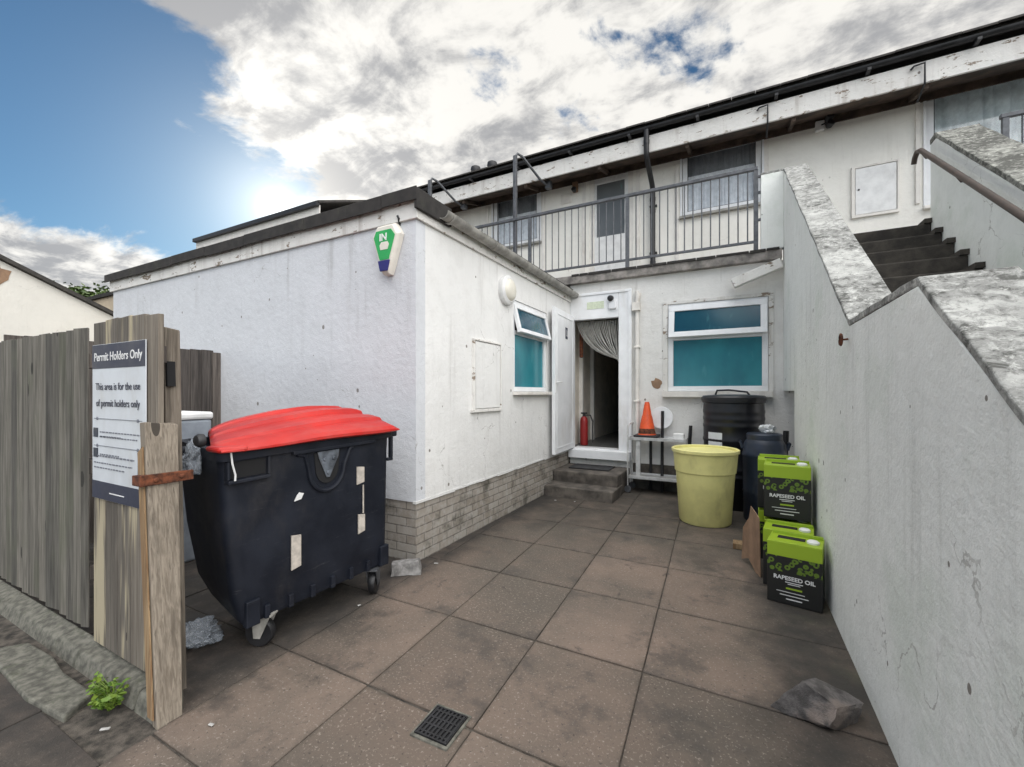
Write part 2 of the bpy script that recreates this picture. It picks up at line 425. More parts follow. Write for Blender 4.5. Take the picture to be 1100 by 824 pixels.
def teal(name, a, b, rough):
    n = NT(name)
    f = n.noise(n.map(n.obj, (1,1,.7)), 1.6, 4, .5)
    c = n.mix(n.ss(f, .3, .7), a, b)
    s = n.noise(n.map(n.obj, (5,5,1.5)), 2, 5)
    c = n.mix(n.ss(s, .6, .75, 0, .25), c, (.10,.36,.36))
    n.bump(n.noise(n.obj, 70, 3), .05, .002)
    return n.done(c, rough, 0, .6)
M['teal'] = teal('teal', (.012,.14,.19), (.026,.25,.29), .18)
M['bluepane'] = teal('bluepane', (.012,.06,.095), (.02,.10,.135), .10)
M['frosted'] = teal('frosted', (.10,.11,.115), (.14,.15,.155), .3)
def bagmat():
    n = NT('polythene')
    n.b.inputs['Transmission Weight'].default_value = .45; n.b.inputs['Alpha'].default_value = .62
    n.bump(n.noise(n.obj, 14, 3, .5, 1.0), .35, .02)
    return n.done((.55,.60,.66), .25)
M['bag'] = bagmat()
def rockmat():
    n = NT('rock')
    a = n.noise(n.obj, 9, 8, .7)
    c = n.mix(n.ss(a, .35, .65), (.055,.050,.047), (.17,.155,.15))
    z = n.xyz(n.obj)[2]
    c = n.mix(n.ss(n.noise(n.obj, 5, 6), .5, .62, 0, .8), c, (.26,.21,.18))
    n.bump(n.noise(n.obj, 40, 6, .7), .8, .012)
    return n.done(c, .75)
M['rock'] = rockmat()
def leafmat(name, a, b):
    n = NT(name)
    c = n.mix(n.attr(), a, b)
    n.b.inputs['Subsurface Weight'].default_value = 0
    return n.done(c, .55)
M['leaf'] = leafmat('leaf', (.06,.13,.012), (.17,.25,.03))
M['treeleaf'] = leafmat('treeleaf', (.03,.06,.012), (.10,.15,.03))
M['bark'] = plain('bark', (.08,.065,.05), .95, bump=.6)
def carton():
    n = NT('carton')
    x, y, z = n.xyz(n.obj)
    nx, ny, nz = n.xyz(n.nrm)
    v = n.vor(n.map(n.obj, (1,1,1)), 27, 'F1')
    ring = n.math('MULTIPLY', n.math('GREATER_THAN', v, .18), n.math('LESS_THAN', v, .46))
    k2 = n.noise(n.obj, 30, 3)
    ring = n.math('MULTIPLY', ring, n.ss(k2, .34, .46))
    band = n.math('MULTIPLY', n.math('GREATER_THAN', z, .215), n.math('LESS_THAN', z, .318))
    c = n.mix(n.math('MULTIPLY', ring, band), (.014,.014,.013), (.12,.20,.02))
    c = n.mix(n.math('GREATER_THAN', z, .318), c, (.32,.46,.025))
    return n.done(c, .42)
M['carton'] = carton()

# ------------------------------------------------------------------ ground and paving (setting)
g = MB(); g.face([(-150,-150,-.035),(150,-150,-.035),(150,150,-.035),(-150,150,-.035)])
tag(g.build('ground', M['ground']), kind='structure')
SX, SY, TH = .6, .715, -R(2.6)
jg = MB(); jg.face([(-7.5,-2.0,-.009),(.9,-2.0,-.009),(.9,6.6,-.009),(-7.5,6.6,-.009)])
tag(jg.build('joint_grit', M['grit']), kind='structure')
pv = MB()
rot = Matrix.Rotation(0, 3, 'Z')
def cx(x, y): return x - .045*(y-1.5)
for j in range(-5, 8):
    for i in range(-9, 6):
        # A-joint lines lean a little against the house walls
        y0 = 1.52 + SY*j; y1 = y0+SY
        if j == -1: y0 = .885
        if j < -1: y0 -= -.08; y1 = y0+SY
        x0 = -1.585 + SX*i; xm = x0+SX/2
        if y0 > 6.6 or i > 2: continue
        XE = x0+SX if i < 2 else .9
        if xm < -2.3 and j == -2: y1 = .725          # bare strip in front of the fence kerb
        if xm < -2.3 and j == -1: y0 = .935
        g_ = .0015 + random.random()*.002
        pv.r = random.random()
        zz = [random.uniform(-.004, .002) for _ in range(4)]
        h_ = .0035 + random.random()*.003
        c4 = [(cx(x0+g_, y0), y0+h_), (cx(XE-g_, y0), y0+h_), (cx(XE-g_, y1), y1-h_), (cx(x0+g_, y1), y1-h_)]
        T4 = [Vector((a, b, z)) for (a, b), z in zip(c4, zz)]; ctr = sum(T4, Vector())/4
        I4 = []
        for k in range(4):
            e1 = (T4[k-1]-T4[k]).normalized(); e2 = (T4[(k+1) % 4]-T4[k]).normalized(); I4.append(T4[k]+(e1+e2)*.055)
        vb = [pv.bm.verts.new((a, b, -.05)) for a, b in c4]; vt = [pv.bm.verts.new(q) for q in T4]; vi = [pv.bm.verts.new(q) for q in I4]
        for q in vb+vt: q[pv.el] = 1.0
        for k in range(4):
            m_ = (k+1) % 4
            for fv in ([vb[k],vb[m_],vt[m_],vt[k]], [vt[k],vt[m_],vi[m_],vi[k]]):
                fc = pv.bm.faces.new(fv); fc[pv.rl] = pv.r
        fc = pv.bm.faces.new(vi); fc[pv.rl] = pv.r
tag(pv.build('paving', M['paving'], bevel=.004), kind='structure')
# ------------------------------------------------------------------ wall with openings
def holed(mb, U, V, u0, u1, v0, v1, holes, o, n, th):
    """wall sheet spanned by axes U, V from origin o with thickness th along n; rectangular holes cut out"""
    U, V, n, o = Vector(U), Vector(V), Vector(n), Vector(o)
    us = sorted({u0, u1, *[h[0] for h in holes], *[h[1] for h in holes]}); vs = sorted({v0, v1, *[h[2] for h in holes], *[h[3] for h in holes]})
    us = [u for u in us if u0 <= u <= u1]; vs = [v for v in vs if v0 <= v <= v1]
    def solid(i, j):
        if i < 0 or j < 0 or i >= len(us)-1 or j >= len(vs)-1: return False
        a, b = (us[i]+us[i+1])/2, (vs[j]+vs[j+1])/2
        return not any(h[0] < a < h[1] and h[2] < b < h[3] for h in holes)
    cache = {}
    def vt(i, j, k):
        if (i,j,k) not in cache: cache[i,j,k] = mb.bm.verts.new(o + U*us[i] + V*vs[j] + n*(th*k))
        return cache[i,j,k]
    def q(*v):
        f = mb.bm.faces.new(v); f[mb.rl] = .5
    for i in range(len(us)-1):
        for j in range(len(vs)-1):
            if not solid(i, j): continue
            q(vt(i,j,0), vt(i+1,j,0), vt(i+1,j+1,0), vt(i,j+1,0)); q(vt(i,j,1), vt(i,j+1,1), vt(i+1,j+1,1), vt(i+1,j,1))
            if not solid(i-1,j): q(vt(i,j,0), vt(i,j+1,0), vt(i,j+1,1), vt(i,j,1))
            if not solid(i+1,j): q(vt(i+1,j,0), vt(i+1,j,1), vt(i+1,j+1,1), vt(i+1,j+1,0))
            if not solid(i,j-1): q(vt(i,j,0), vt(i,j,1), vt(i+1,j,1), vt(i+1,j,0))
            if not solid(i,j+1): q(vt(i,j+1,0), vt(i+1,j+1,0), vt(i+1,j+1,1), vt(i,j+1,1))

# ------------------------------------------------------------------ single-storey extension on the left
XS, YF, YB, YU = -2.355, 2.78, 6.53, 7.6
ext = thing('rear_extension', 'low flat roofed white rendered extension with brick plinth, behind the wheeled bin', 'extension', (-5.1, 4.6, 0))
w = MB()
holed(w, (0,1,0), (0,0,1), YF+.12, YB+.2, .505, 3.0, [(4.545,5.56,1.435,2.54)], (XS,0,0), (-1,0,0), .20)
w.build('side_wall', M['wall_side'], ext)
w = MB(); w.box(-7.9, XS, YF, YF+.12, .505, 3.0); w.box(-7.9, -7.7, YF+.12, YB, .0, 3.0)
w.build('front_wall', M['wall_front_shaded'], ext)
w = MB(); w.box(-7.88, XS-.012, YF+.012, YF+.12, -.05, .505); w.box(XS-.2, XS-.012, YF+.12, YB, -.05, .505)
w.build('plinth', M['brick'], ext)
# ragged lower lip of the render
w = MB()
y = YF-.004
while y < 6.4:
    d = random.uniform(.07,.2); w.box(XS-.03, XS+.002+random.random()*.003, y, min(y+d, 6.45), .497-random.random()*.012, .515); y += d
w.build('render_edge', M['wall_side'], ext)
f = MB(); f.box(-7.95, XS+.03, YF-.025, YF-.002, 2.865, 3.02); f.box(XS+.002, XS+.028, YF+.002, YB-.02, 2.865, 3.02)
f.build('fascia', M['flaky'], ext, bevel=.004)
r = MB()
r.box(-8.0, XS+.06, YF-.06, YF+.10, 3.022, 3.10)
x = -8.0
while x < XS:
    L = random.uniform(.7, 1.1); x1 = min(x+L, XS+.065)
    r.box(x, x1-.004, YF-.068, YF-.058, 2.985+random.random()*.012, 3.10+random.random()*.008); x = x1
r.box(-8.0, XS+.055, YF+.102, YB-.01, 3.024, 3.075)
r.box(XS+.03, XS+.062, YF-.06, YF+.42, 2.93, 3.095)
r.build('roof_edge', M['felt'], ext, bevel=.006)
# gutter (half round, brackets)
gp = MB()
rings = []
for yy, zz in ((3.02, 3.0), (YB-.02, 2.985)):
    ring = [(XS+.095+.062*math.cos(a), yy, zz+.062*math.sin(a)) for a in [math.pi+math.pi*k/10 for k in range(11)]]
    ring += [(XS+.095+.055*math.cos(a), yy, zz+.055*math.sin(a)) for a in [2*math.pi-math.pi*k/10 for k in range(11)]]
    rings.append(ring)
gp.loft(rings)
gt = gp.build('gutter', M['gutter_grey'], ext, smooth=True)
gb = MB()
for yy in (3.12, 3.9, 4.7, 5.5, 6.3):
    ring = [[(XS+.095+.068*math.cos(a), yy+d, 2.992+.068*math.sin(a)) for a in [math.pi+math.pi*k/10 for k in range(11)]] + [(XS+.095+.062*math.cos(a), yy+d, 2.992+.062*math.sin(a)) for a in [2*math.pi-math.pi*k/10 for k in range(11)]] for d in (-.018,.018)]
    gb = MB(); gb.loft(ring); gb.build('gutter_bracket', M['gutter_grey'], gt, smooth=True)
# painted access hatch
h = MB(); h.box(XS+.001, XS+.022, 3.66, 4.175, 1.26, 1.945)
hh = h.build('access_hatch', M['wall_side'], ext, bevel=.003)
h = MB()
h.box(XS+.001, XS+.03, 3.63, 3.652, 1.25, 1.96); h.box(XS+.001, XS+.03, 4.183, 4.2, 1.25, 1.96); h.box(XS+.001, XS+.03, 3.63, 4.2, 1.953, 1.972); h.box(XS+.001, XS+.036, 3.6, 4.21, 1.222, 1.25)
h.build('hatch_frame', M['flaky'], hh, bevel=.002)
# extension window (looks at +x)
def win_side():
    y0,y1,z0,z1 = 4.548,5.557,1.438,2.537
    b = MB(); t=.055; xf = XS-.012
    b.box(xf-.06, xf, y0, y1, z0, z0+t); b.box(xf-.06, xf, y0, y1, z1-t, z1); b.box(xf-.06, xf, y0, y0+t, z0+t, z1-t); b.box(xf-.06, xf, y1-t, y1, z0+t, z1-t)
    zt = 2.16; b.box(xf-.06, xf, y0+t, y1-t, zt-.03, zt+.02)
    fr = b.build('window', M['upvc'], ext, bevel=.004)
    p = MB(); p.box(xf-.035, xf-.025, y0+t-.01, y1-t+.01, z0+t-.01, zt-.02); p.build('pane', M['teal'], fr)
    # top-hung vent, tilted open
    vy0, vy1 = y0+.02, y1-.02; hgt = z1-t-zt+.03
    Mv = Matrix.Translation((xf+.012, 0, z1-.04)) @ Matrix.Rotation(R(-14), 4, 'Y')
    v = MB(); s=.05
    v.box(-.045,0, vy0,vy1, -hgt, -hgt+s, Mv); v.box(-.045,0, vy0,vy1, -s, 0, Mv); v.box(-.045,0, vy0,vy0+s, -hgt+s, -s, Mv); v.box(-.045,0, vy1-s,vy1, -hgt+s, -s, Mv)
    v.build('vent_sash', M['upvc'], fr, bevel=.004)
    q = MB(); q.box(-.028,-.018, vy0+s-.01,vy1-s+.01, -hgt+s-.01, -s+.01, Mv); q.build('vent_pane', M['bluepane'], fr)
    q = MB(); q.box(xf-.19, xf-.17, y0, y1, zt, z1); q.build('blind', M['dark'], fr)
    q = MB(); q.box(XS+.002, XS+.075, y0-.03, y1+.03, z0-.045, z0-.005); q.build('sill', M['trim'], fr, bevel=.005)
win_side()

# ------------------------------------------------------------------ two-storey house
house = thing('terraced_house', 'long white two storey terraced house with a railed walkway and open back door', 'house', (-2.5, 9.0, 0))
XL, XR = -9.0, 7.0
w = MB()
holed(w, (1,0,0), (0,0,1), XS+.0, XR, -.05, 3.14, [(-2.352,-1.385,.42,2.985), (-.865,.385,1.44,2.69)], (0,YB,0), (0,1,0), .22)
w.build('lower_wall', M['wall_back'], house)
w = MB(); w.box(-1.383,.549,YB-.012,YB-.0005,-.05,.37); w.box(.551,2.0,YB-.012,YB-.0005,-.05,.37)
w.build('plinth', M['step'], house, bevel=.003)
DX0,DX1,DZ0,DZ1 = -2.375,-1.585,3.45,5.46
upholes = [(-.80,.375,4.325,5.42), (-4.425,-3.345,4.345,5.42), (2.235,4.6,3.89,5.44), (DX0,DX1,3.35,5.42)]
w = MB(); holed(w, (1,0,0), (0,0,1), XL, XR, 3.0, 5.62, upholes, (0,YU,0), (0,1,0), .2)
w.build('upper_wall', M['wall_upper'], house)
w = MB(); w.box(XL, XL+.2, YU+.2, 12.0, 0, 5.6); w.box(XR-.2, XR, YU+.2, 12.0, 0, 5.6); w.box(XL+.2, XR-.2, 11.8, 12, 0, 5.6); w.box(XL+.2, XR-.2, YU+.2, 11.8, 3.02, 3.12)
w.build('rear_wall', M['wall_upper'], house)
# roof: slab with rows of tiles
tn = math.tan(R(22))
r = MB()
def rz(yy): return 5.60 + (yy-6.9)*tn
r.hexa([(XL-.05,6.93,rz(6.93)-.0),(XR+.2,6.93,rz(6.93)),(XR+.2,10,rz(10)),(XL-.05,10,rz(10))], [(XL-.05,6.93,rz(6.93)+.03),(XR+.2,6.93,rz(6.93)+.03),(XR+.2,10,rz(10)+.03),(XL-.05,10,rz(10)+.03)])
r.hexa([(XL-.05,10,rz(10)),(XR+.2,10,rz(10)),(XR+.2,13.1,rz(6.93)),(XL-.05,13.1,rz(6.93))], [(XL-.05,10,rz(10)+.03),(XR+.2,10,rz(10)+.03),(XR+.2,13.1,rz(6.93)+.03),(XL-.05,13.1,rz(6.93)+.03)])
x = XL-.05
while x < XR+.15:
    r.r = random.random()
    for k in range(9):
        ya, yb = 6.86+k*.34, 6.86+k*.34+.36
        d = random.uniform(-.004,.004)
        r.hexa([(x+.003,ya,rz(ya)+.036+d),(x+.297,ya,rz(ya)+.036+d),(x+.297,yb,rz(yb)+.031),(x+.003,yb,rz(yb)+.031)], [(x+.003,ya,rz(ya)+.06+d),(x+.297,ya,rz(ya)+.06+d),(x+.297,yb,rz(yb)+.04),(x+.003,yb,rz(yb)+.04)])
    x += .3
roof = r.build('roof', M['tile'], house)
f = MB(); f.box(XL, XR, 6.99, 7.02, 5.225, 5.49)
f.build('fascia', M['flaky'], house, bevel=.004)
f = MB(); f.hexa([(XL,7.021,5.24),(XR,7.021,5.24),(XR,YU-.002,5.405),(XL,YU-.002,5.405)], [(XL,7.021,5.265),(XR,7.021,5.265),(XR,YU-.002,5.43),(XL,YU-.002,5.43)])
x = XL+.1
sof = f.build('soffit', M['soffit'], house)
f = MB()
while x < XR:
    f = MB(); f.hexa([(x,7.03,5.17),(x+.05,7.03,5.17),(x+.05,YU-.004,5.33),(x,YU-.004,5.33)], [(x,7.03,5.238),(x+.05,7.03,5.238),(x+.05,YU-.004,5.403),(x,YU-.004,5.403)]); x += 1.37; f.build('rafter', M['soffit'], sof)
f = MB(); f.box(XL, XR, YU-.03, YU-.004, 5.30, 5.40); f.build('wall_plate', M['soffit'], sof)
# eaves gutter
gp = MB(); rings=[]
for xx in (XL-.05, XR+.2):
    rings.append([(xx, 6.935+.046*math.cos(a), 5.585+.046*math.sin(a)) for a in [math.pi+math.pi*k/10 for k in range(11)]] + [(xx, 6.935+.039*math.cos(a), 5.585+.039*math.sin(a)) for a in [2*math.pi-math.pi*k/10 for k in range(11)]])
gp.loft(rings); egut = gp.build('eaves_gutter', M['black_plastic'], house, smooth=True)
gp = MB()
for xx in [XL+.5+1.0*k for k in range(16)]: gp = MB(); gp.box(xx-.02, xx+.02, 6.865, 6.99, 5.50, 5.53); gp.build('gutter_bracket', M['black_plastic'], egut)
dp = MB()
xd = -1.24
dp.tube([(xd,6.935,5.55),(xd,6.935,5.22),(xd,6.97,5.13),(xd,7.43,4.93),(xd,7.51,4.87),(xd,7.52,4.78),(xd,7.52,3.42),(xd,7.47,3.36)], .042, 12)
for zz in (5.36,4.70,4.5,3.62): dp.tube([(xd, 6.935 if zz>5 else 7.52, zz-.03),(xd, 6.935 if zz>5 else 7.52, zz+.03)], .047, 12)
for zz in (4.6,3.8): dp.box(xd-.06, xd+.06, 7.555, 7.6, zz-.015, zz+.015)
dp.build('downpipe', M['black_plastic'], house, smooth=True)
for xx in (.40, 2.05):
    hb = MB(); hb.tube([(xx-.13,6.97,5.41),(xx-.10,6.955,5.44),(xx,6.955,5.45),(xx,6.955,5.20),(xx,7.2,5.12)], .012, 8); hb.build('eaves_bracket', M['black_plastic'], house, smooth=True)
# walkway slab
sl = MB(); sl.box(-9.0, .53, 6.44, YU-.002, 3.142, 3.275); sl.box(.80, 6.9, 6.30, YU-.002, 3.142, 3.275)
walk = sl.build('walkway_slab', M['concrete'], house, bevel=.008)
sl = MB()
x = -2.3
while x < .45:
    d = random.uniform(.12,.4); sl.box(x, min(x+d-.01,.5), 6.428-random.random()*.012, 6.45, 3.26-random.random()*.01, 3.29); x += d
sl.build('walkway_edge', M['felt'], walk, bevel=.004)

def curtain_mesh(x0, x1, y, z0, z1, amp, n_, mat, name, parent):
    c = MB(); vr = []
    for k in range(n_+1):
        u = k/n_; xx = x0+(x1-x0)*u
        o = amp*(math.sin(u*n_*.75+math.sin(u*23)*2)+.5*math.sin(u*n_*1.6))
        vr.append([c.bm.verts.new(q) for q in ((xx,y+o,z0),(xx,y+o*.7,(z0+z1)/2),(xx,y+o*.4,z1))])
    for k in range(n_):
        for m in range(2):
            fc = c.bm.faces.new([vr[k][m], vr[k+1][m], vr[k+1][m+1], vr[k][m+1]]); fc[c.rl] = .5
    return c.build(name, M[mat], parent, smooth='all')
def upvc_window(name, x0, x1, z0, z1, yf, t=.06, mat='upvc', panemat='glass', mull=None, curtain=None, sill=True, dark=True):
    b = MB(); d=.07
    b.box(x0, x1, yf, yf+d, z0, z0+t); b.box(x0, x1, yf, yf+d, z1-t, z1); b.box(x0, x0+t, yf, yf+d, z0+t, z1-t); b.box(x1-t, x1, yf, yf+d, z0+t, z1-t)
    if mull: b.box(mull-.03, mull+.03, yf, yf+d, z0+t, z1-t)
    b.box(x0-.035, x0-.004, yf-.04, yf-.002-.02, z0, z1+.02); b.box(x1+.004, x1+.035, yf-.04, yf-.022, z0, z1+.02)
    fr = b.build(name, M['upvc'], house, bevel=.004)
    gk = MB(); a_=.012
    for q_ in ((x0+t,x1-t,z0+t,z0+t+a_),(x0+t,x1-t,z1-t-a_,z1-t),(x0+t,x0+t+a_,z0+t+a_,z1-t-a_),(x1-t-a_,x1-t,z0+t+a_,z1-t-a_)): gk.box(q_[0],q_[1],yf+.018,yf+.03,q_[2],q_[3])
    gk.build('recess_line', M['black_plastic'], fr)  # dark strip standing in for the shaded recess round the pane
    p = MB(); p.box(x0+t-.01, x1-t+.01, yf+.03, yf+.038, z0+t-.01, z1-t+.01); p.build('pane', M[panemat], fr)
    for (zc0, zc1, yo, amp, mt, nm) in (curtain or []):
        curtain_mesh(x0+t*.5, x1-t*.5, yf+yo, zc0, zc1, amp, 110, mt, nm, fr)
    if dark:
        q = MB(); q.box(x0-.1, x1+.1, yf+1.2, yf+1.25, z0-.2, z1+.2); q.build('room_wall', M['interior_dark'], fr)
    if sill:
        q = MB(); q.box(x0-.04, x1+.04, yf-.09, yf-.022, z0-.05, z0-.008); q.build('sill', M['gutter_grey'] if sill=='dark' else M['trim'], fr, bevel=.005)
    return fr
upvc_window('window', -.78, .355, 4.345, 5.41, YU+.02, .075, 'trim', 'glass', None, [(4.36,5.42,.13,.016,'curtain_shaded','curtain'),(4.37,5.02,.075,.008,'curtain','net_curtain')], 'dark')
upvc_window('window', -4.405, -3.365, 4.365, 5.405, YU+.02, .075, 'trim', 'glass', None, [(4.38,5.42,.13,.016,'curtain_shaded','curtain'),(4.39,5.02,.075,.008,'curtain','net_curtain')], 'dark')
upvc_window('window', 2.255, 4.59, 3.905, 5.425, YU+.02, .08, 'trim', 'glass', None, [(3.92,5.43,.14,.055,'curtain_pale','curtain')], True)
# lower window with opening top light
def win_low():
    x0,x1,z0,z1 = -.862,.382,1.443,2.687; yf=YB-.008; t=.07; zt=2.2
    b = MB()
    b.box(x0,x1,yf,yf+.07,z0,z0+t); b.box(x0,x1,yf,yf+.07,z1-t,z1); b.box(x0,x0+t,yf,yf+.07,z0+t,z1-t); b.box(x1-t,x1,yf,yf+.07,z0+t,z1-t); b.box(x0+t,x1-t,yf,yf+.07,zt-.03,zt+.02)
    fr = b.build('window', M['upvc'], house, bevel=.004)
    p = MB(); p.box(x0+t-.01,x1-t+.01,yf+.03,yf+.04,z0+t-.01,zt-.02); p.build('pane', M['teal'], fr)
    hgt = z1-.04-zt+.01
    Mv = Matrix.Translation((0, yf-.01, z1-.03)) @ Matrix.Rotation(R(-11), 4, 'X')
    v = MB(); s=.075; a0,a1=x0+.015,x1-.015
    v.box(a0,a1,-.01,.045,-hgt,-hgt+s,Mv); v.box(a0,a1,-.01,.045,-s,0,Mv); v.box(a0,a0+s,-.01,.045,-hgt+s,-s,Mv); v.box(a1-s,a1,-.01,.045,-hgt+s,-s,Mv)
    v.build('vent_sash', M['upvc'], fr, bevel=.004)
    q = MB(); q.box(a0+s-.01,a1-s+.01,.012,.02,-hgt+s-.01,-s+.01,Mv); q.build('vent_pane', M['bluepane'], fr)
    q = MB(); q.box(x0,x1,yf+.2,yf+.22,zt,z1); q.build('blind', M['dark'], fr)
    q = MB(); q.box(x0-.07,x1+.05,YB-.09,YB-.002,z0-.085,z0-.006); q.build('sill', M['trim'], fr, bevel=.006)
    q = MB(); q.box(x0-.07,x0-.004,YB-.02,YB-.002,z0,z1+.05); q.box(x1+.004,x1+.06,YB-.02,YB-.002,z0,z1+.05); q.box(x0-.07,x1+.06,YB-.022,YB-.003,z1+.004,z1+.05)
    q.build('window_trim', M['flaky'], fr, bevel=.003)
win_low()
# upstairs door with a glazed panel
b = MB(); yf=YU+.015
b.box(DX0,DX0+.09,yf,yf+.06,3.36,5.41); b.box(DX1-.09,DX1,yf,yf+.06,3.36,5.41); b.box(DX0+.09,DX1-.09,yf,yf+.06,5.33,5.41)
dr = b.build('upper_door', M['trim'], house, bevel=.004)
b = MB()
holed(b, (1,0,0),(0,0,1), DX0+.092, DX1-.092, 3.36, 5.328, [(-2.245,-1.738,4.25,5.21)], (0,yf+.012,0),(0,1,0),.04)
b.build('door_leaf', M['white'], dr)
b = MB(); b.box(-2.25,-1.733,yf+.028,yf+.036,4.245,5.215); b.build('pane', M['frosted'], dr)
b = MB(); b.tube([(-1.705,yf-.03,4.53),(-1.705,yf-.03,4.43)],.012,8); b.tube([(-1.705,yf+.012,4.48),(-1.705,yf-.03,4.48)],.01,8); b.build('handle', M['stainless'], dr)
# cover strips of the panelled part, vents and marks of the upper wall
b = MB()
for xx in (-4.55,-3.28,-2.47,-1.50,-.86,.42,-5.9): b.box(xx-.03, xx+.03, YU-.022, YU-.002, 3.29, 5.29)
b.box(-9, .39, YU-.018, YU-.003, 3.29, 3.40)
b.build('cover_strip', M['trim'], house, bevel=.003)
b = MB(); b.box(-2.92,-2.72,YU-.02,YU-.002,4.98,5.16)
for k in range(6): b.box(-2.91,-2.73,YU-.026,YU-.02,4.995+k*.026,5.008+k*.026)
b.build('air_vent', M['trim'], house, bevel=.002)
b = MB(); b.box(2.14,2.185,YU-.03,YU-.002,3.95,5.3); b.build('cable_trunking', M['trim'], house, bevel=.003)
# flush meter cupboard in the upper wall
b = MB(); b.box(1.50,1.945,YU-.022,YU-.002,3.925,4.57); mc = b.build('meter_cupboard', M['white'], house, bevel=.004)
b = MB(); b.box(1.455,1.492,YU-.03,YU-.002,3.90,4.60); b.box(1.952,1.972,YU-.03,YU-.002,3.90,4.60); b.box(1.455,1.972,YU-.028,YU-.003,4.577,4.60); b.box(1.455,1.972,YU-.036,YU-.003,3.88,3.915)
b.build('cupboard_frame', M['trim'], mc, bevel=.002)
b = MB(); b.lathe([(.012,0),(.012,.012)], seg=12, M=Matrix.Translation((1.535,YU-.02,4.27))@Matrix.Rotation(R(90),4,'X')); b.build('lock', M['black_plastic'], mc)

# back door: frame, transom panel, sill, open leaf
b = MB(); yf = YB-.02
b.box(-2.352,-2.30,yf,yf+.1,.55,2.62); b.box(-1.575,-1.385,yf,yf+.1,.41,2.985); b.box(-2.352,-1.577,yf,yf+.1,2.575,2.985); 
b.box(-2.352,-1.377,yf-.014,yf-.002,2.945,2.985); b.box(-1.43,-1.377,yf-.014,yf-.002,.41,2.945)
dfr = b.build('door_frame', M['upvc'], house, bevel=.006)
b = MB(); b.box(-2.35,-1.39,YB-.11,YB-.022,.40,.53); b.box(-2.299,-1.577,yf,YB+.2,.42,.55); b.build('threshold', M['upvc'], dfr, bevel=.006)
b = MB(); b.box(-2.07,-1.80,yf-.006,yf-.001,2.73,2.84); 
b.build('sticker', M['mint'], dfr)
leafM = Matrix.Translation((-2.30, YB-.035, 0)) @ Matrix.Rotation(R(-87.5), 4, 'Z')
b = MB(); b.box(0,.92,-.025,.025,.55,2.63,leafM)
lf = b.build('back_door', M['upvc'], house, bevel=.005)
b = MB()
for (a0,a1,z0_,z1_) in [(.075,.095,.62,2.56),(.825,.845,.62,2.56),(.095,.825,.62,.64),(.095,.825,2.54,2.56)]: b.box(a0,a1,.0252,.031,z0_,z1_,leafM)
b.build('door_moulding', M['upvc'], lf, bevel=.002)
b = MB(); b.box(.86,.90,.0255,.033,1.42,1.66,leafM); b.tube([leafM@Vector((.88,.03,1.57)),leafM@Vector((.88,.07,1.57)),leafM@Vector((.76,.072,1.57))],.010,8)
b.build('handle', M['white'], lf, smooth=True)
b = MB(); b.box(.36,.46,.0255,.030,2.23,2.40,leafM); pl = b.build('number_plate', M['ink'], lf)
b = MB(); b.box(.43,.44,.0303,.032,2.27,2.37,leafM); b.box(.375,.405,.0303,.032,2.27,2.285,leafM); b.box(.375,.385,.0303,.032,2.285,2.36,leafM); b.build('lettering', M['white'], lf)
# hall behind the door
b = MB()
b.box(-2.62,-2.40,YB+.222,10.2,.42,2.95); 
hl = b.build('hall_wall', M['interior'], house)
b = MB(); b.box(-2.398,-2.33,YB+.55,YB+.62,.55,2.9); b.box(-2.398,-2.33,YB+1.2,YB+1.28,.55,2.9)
b.build('door_casing', M['trim'], hl, bevel=.004)
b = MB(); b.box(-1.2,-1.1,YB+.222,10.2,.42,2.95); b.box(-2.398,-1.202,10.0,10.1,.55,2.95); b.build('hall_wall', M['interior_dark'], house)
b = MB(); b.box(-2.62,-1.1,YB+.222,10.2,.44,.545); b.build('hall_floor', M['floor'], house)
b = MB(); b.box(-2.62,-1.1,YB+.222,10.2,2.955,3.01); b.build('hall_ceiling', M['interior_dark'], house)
b = MB(); b.box(-1.9,-1.21,YB+1.9,YB+2.0,2.02,2.07); b.box(-1.75,-1.21,YB+1.9,YB+2.2,1.4,1.43); b.build('hall_shelf', M['trim'], house)
b = MB(); b.box(-2.1,-1.85,YB+2.6,YB+2.9,.546,1.65); b.build('hall_cupboard', M['navy'], house, bevel=.02)
# white pipe with bracket on the back wall, bare patch beside it
b = MB(); b.tube([(-1.294,6.49,.40),(-1.294,6.49,2.93)],.028,12); b.box(-1.36,-1.25,6.44,6.528,2.64,2.76); b.tube([(-1.294,6.49,2.76),(-1.27,6.49,2.9)],.033,10)
for zz in (2.1,1.3): b.box(-1.335,-1.253,6.45,6.528,zz-.012,zz+.012)
b.build('waste_pipe', M['trim'], house, bevel=.002, smooth=True)
b = MB(); pts=[]
for k in range(14):
    a = 2*math.pi*k/14; rr = .075*(1+.5*noise.noise((k*.9,0,3)))
    pts.append((-1.02+rr*math.cos(a), YB-.004, 1.555+rr*math.sin(a)))
b.prism(pts, (0,.003,0)); b.build('bare_patch', M['card'], house)
# white board fixed askew under the walkway
b = MB(); Mb = Matrix.Translation((.25,6.38,2.97)) @ Matrix.Rotation(R(-20),4,'Y')
b.box(-.30,.28,-.06,.06,-.065,.055,Mb)
tag(rebase(b.build('loose_board', M['flaky'], bevel=.006)), 'short flaking white timber board hung askew below the walkway edge', 'board')

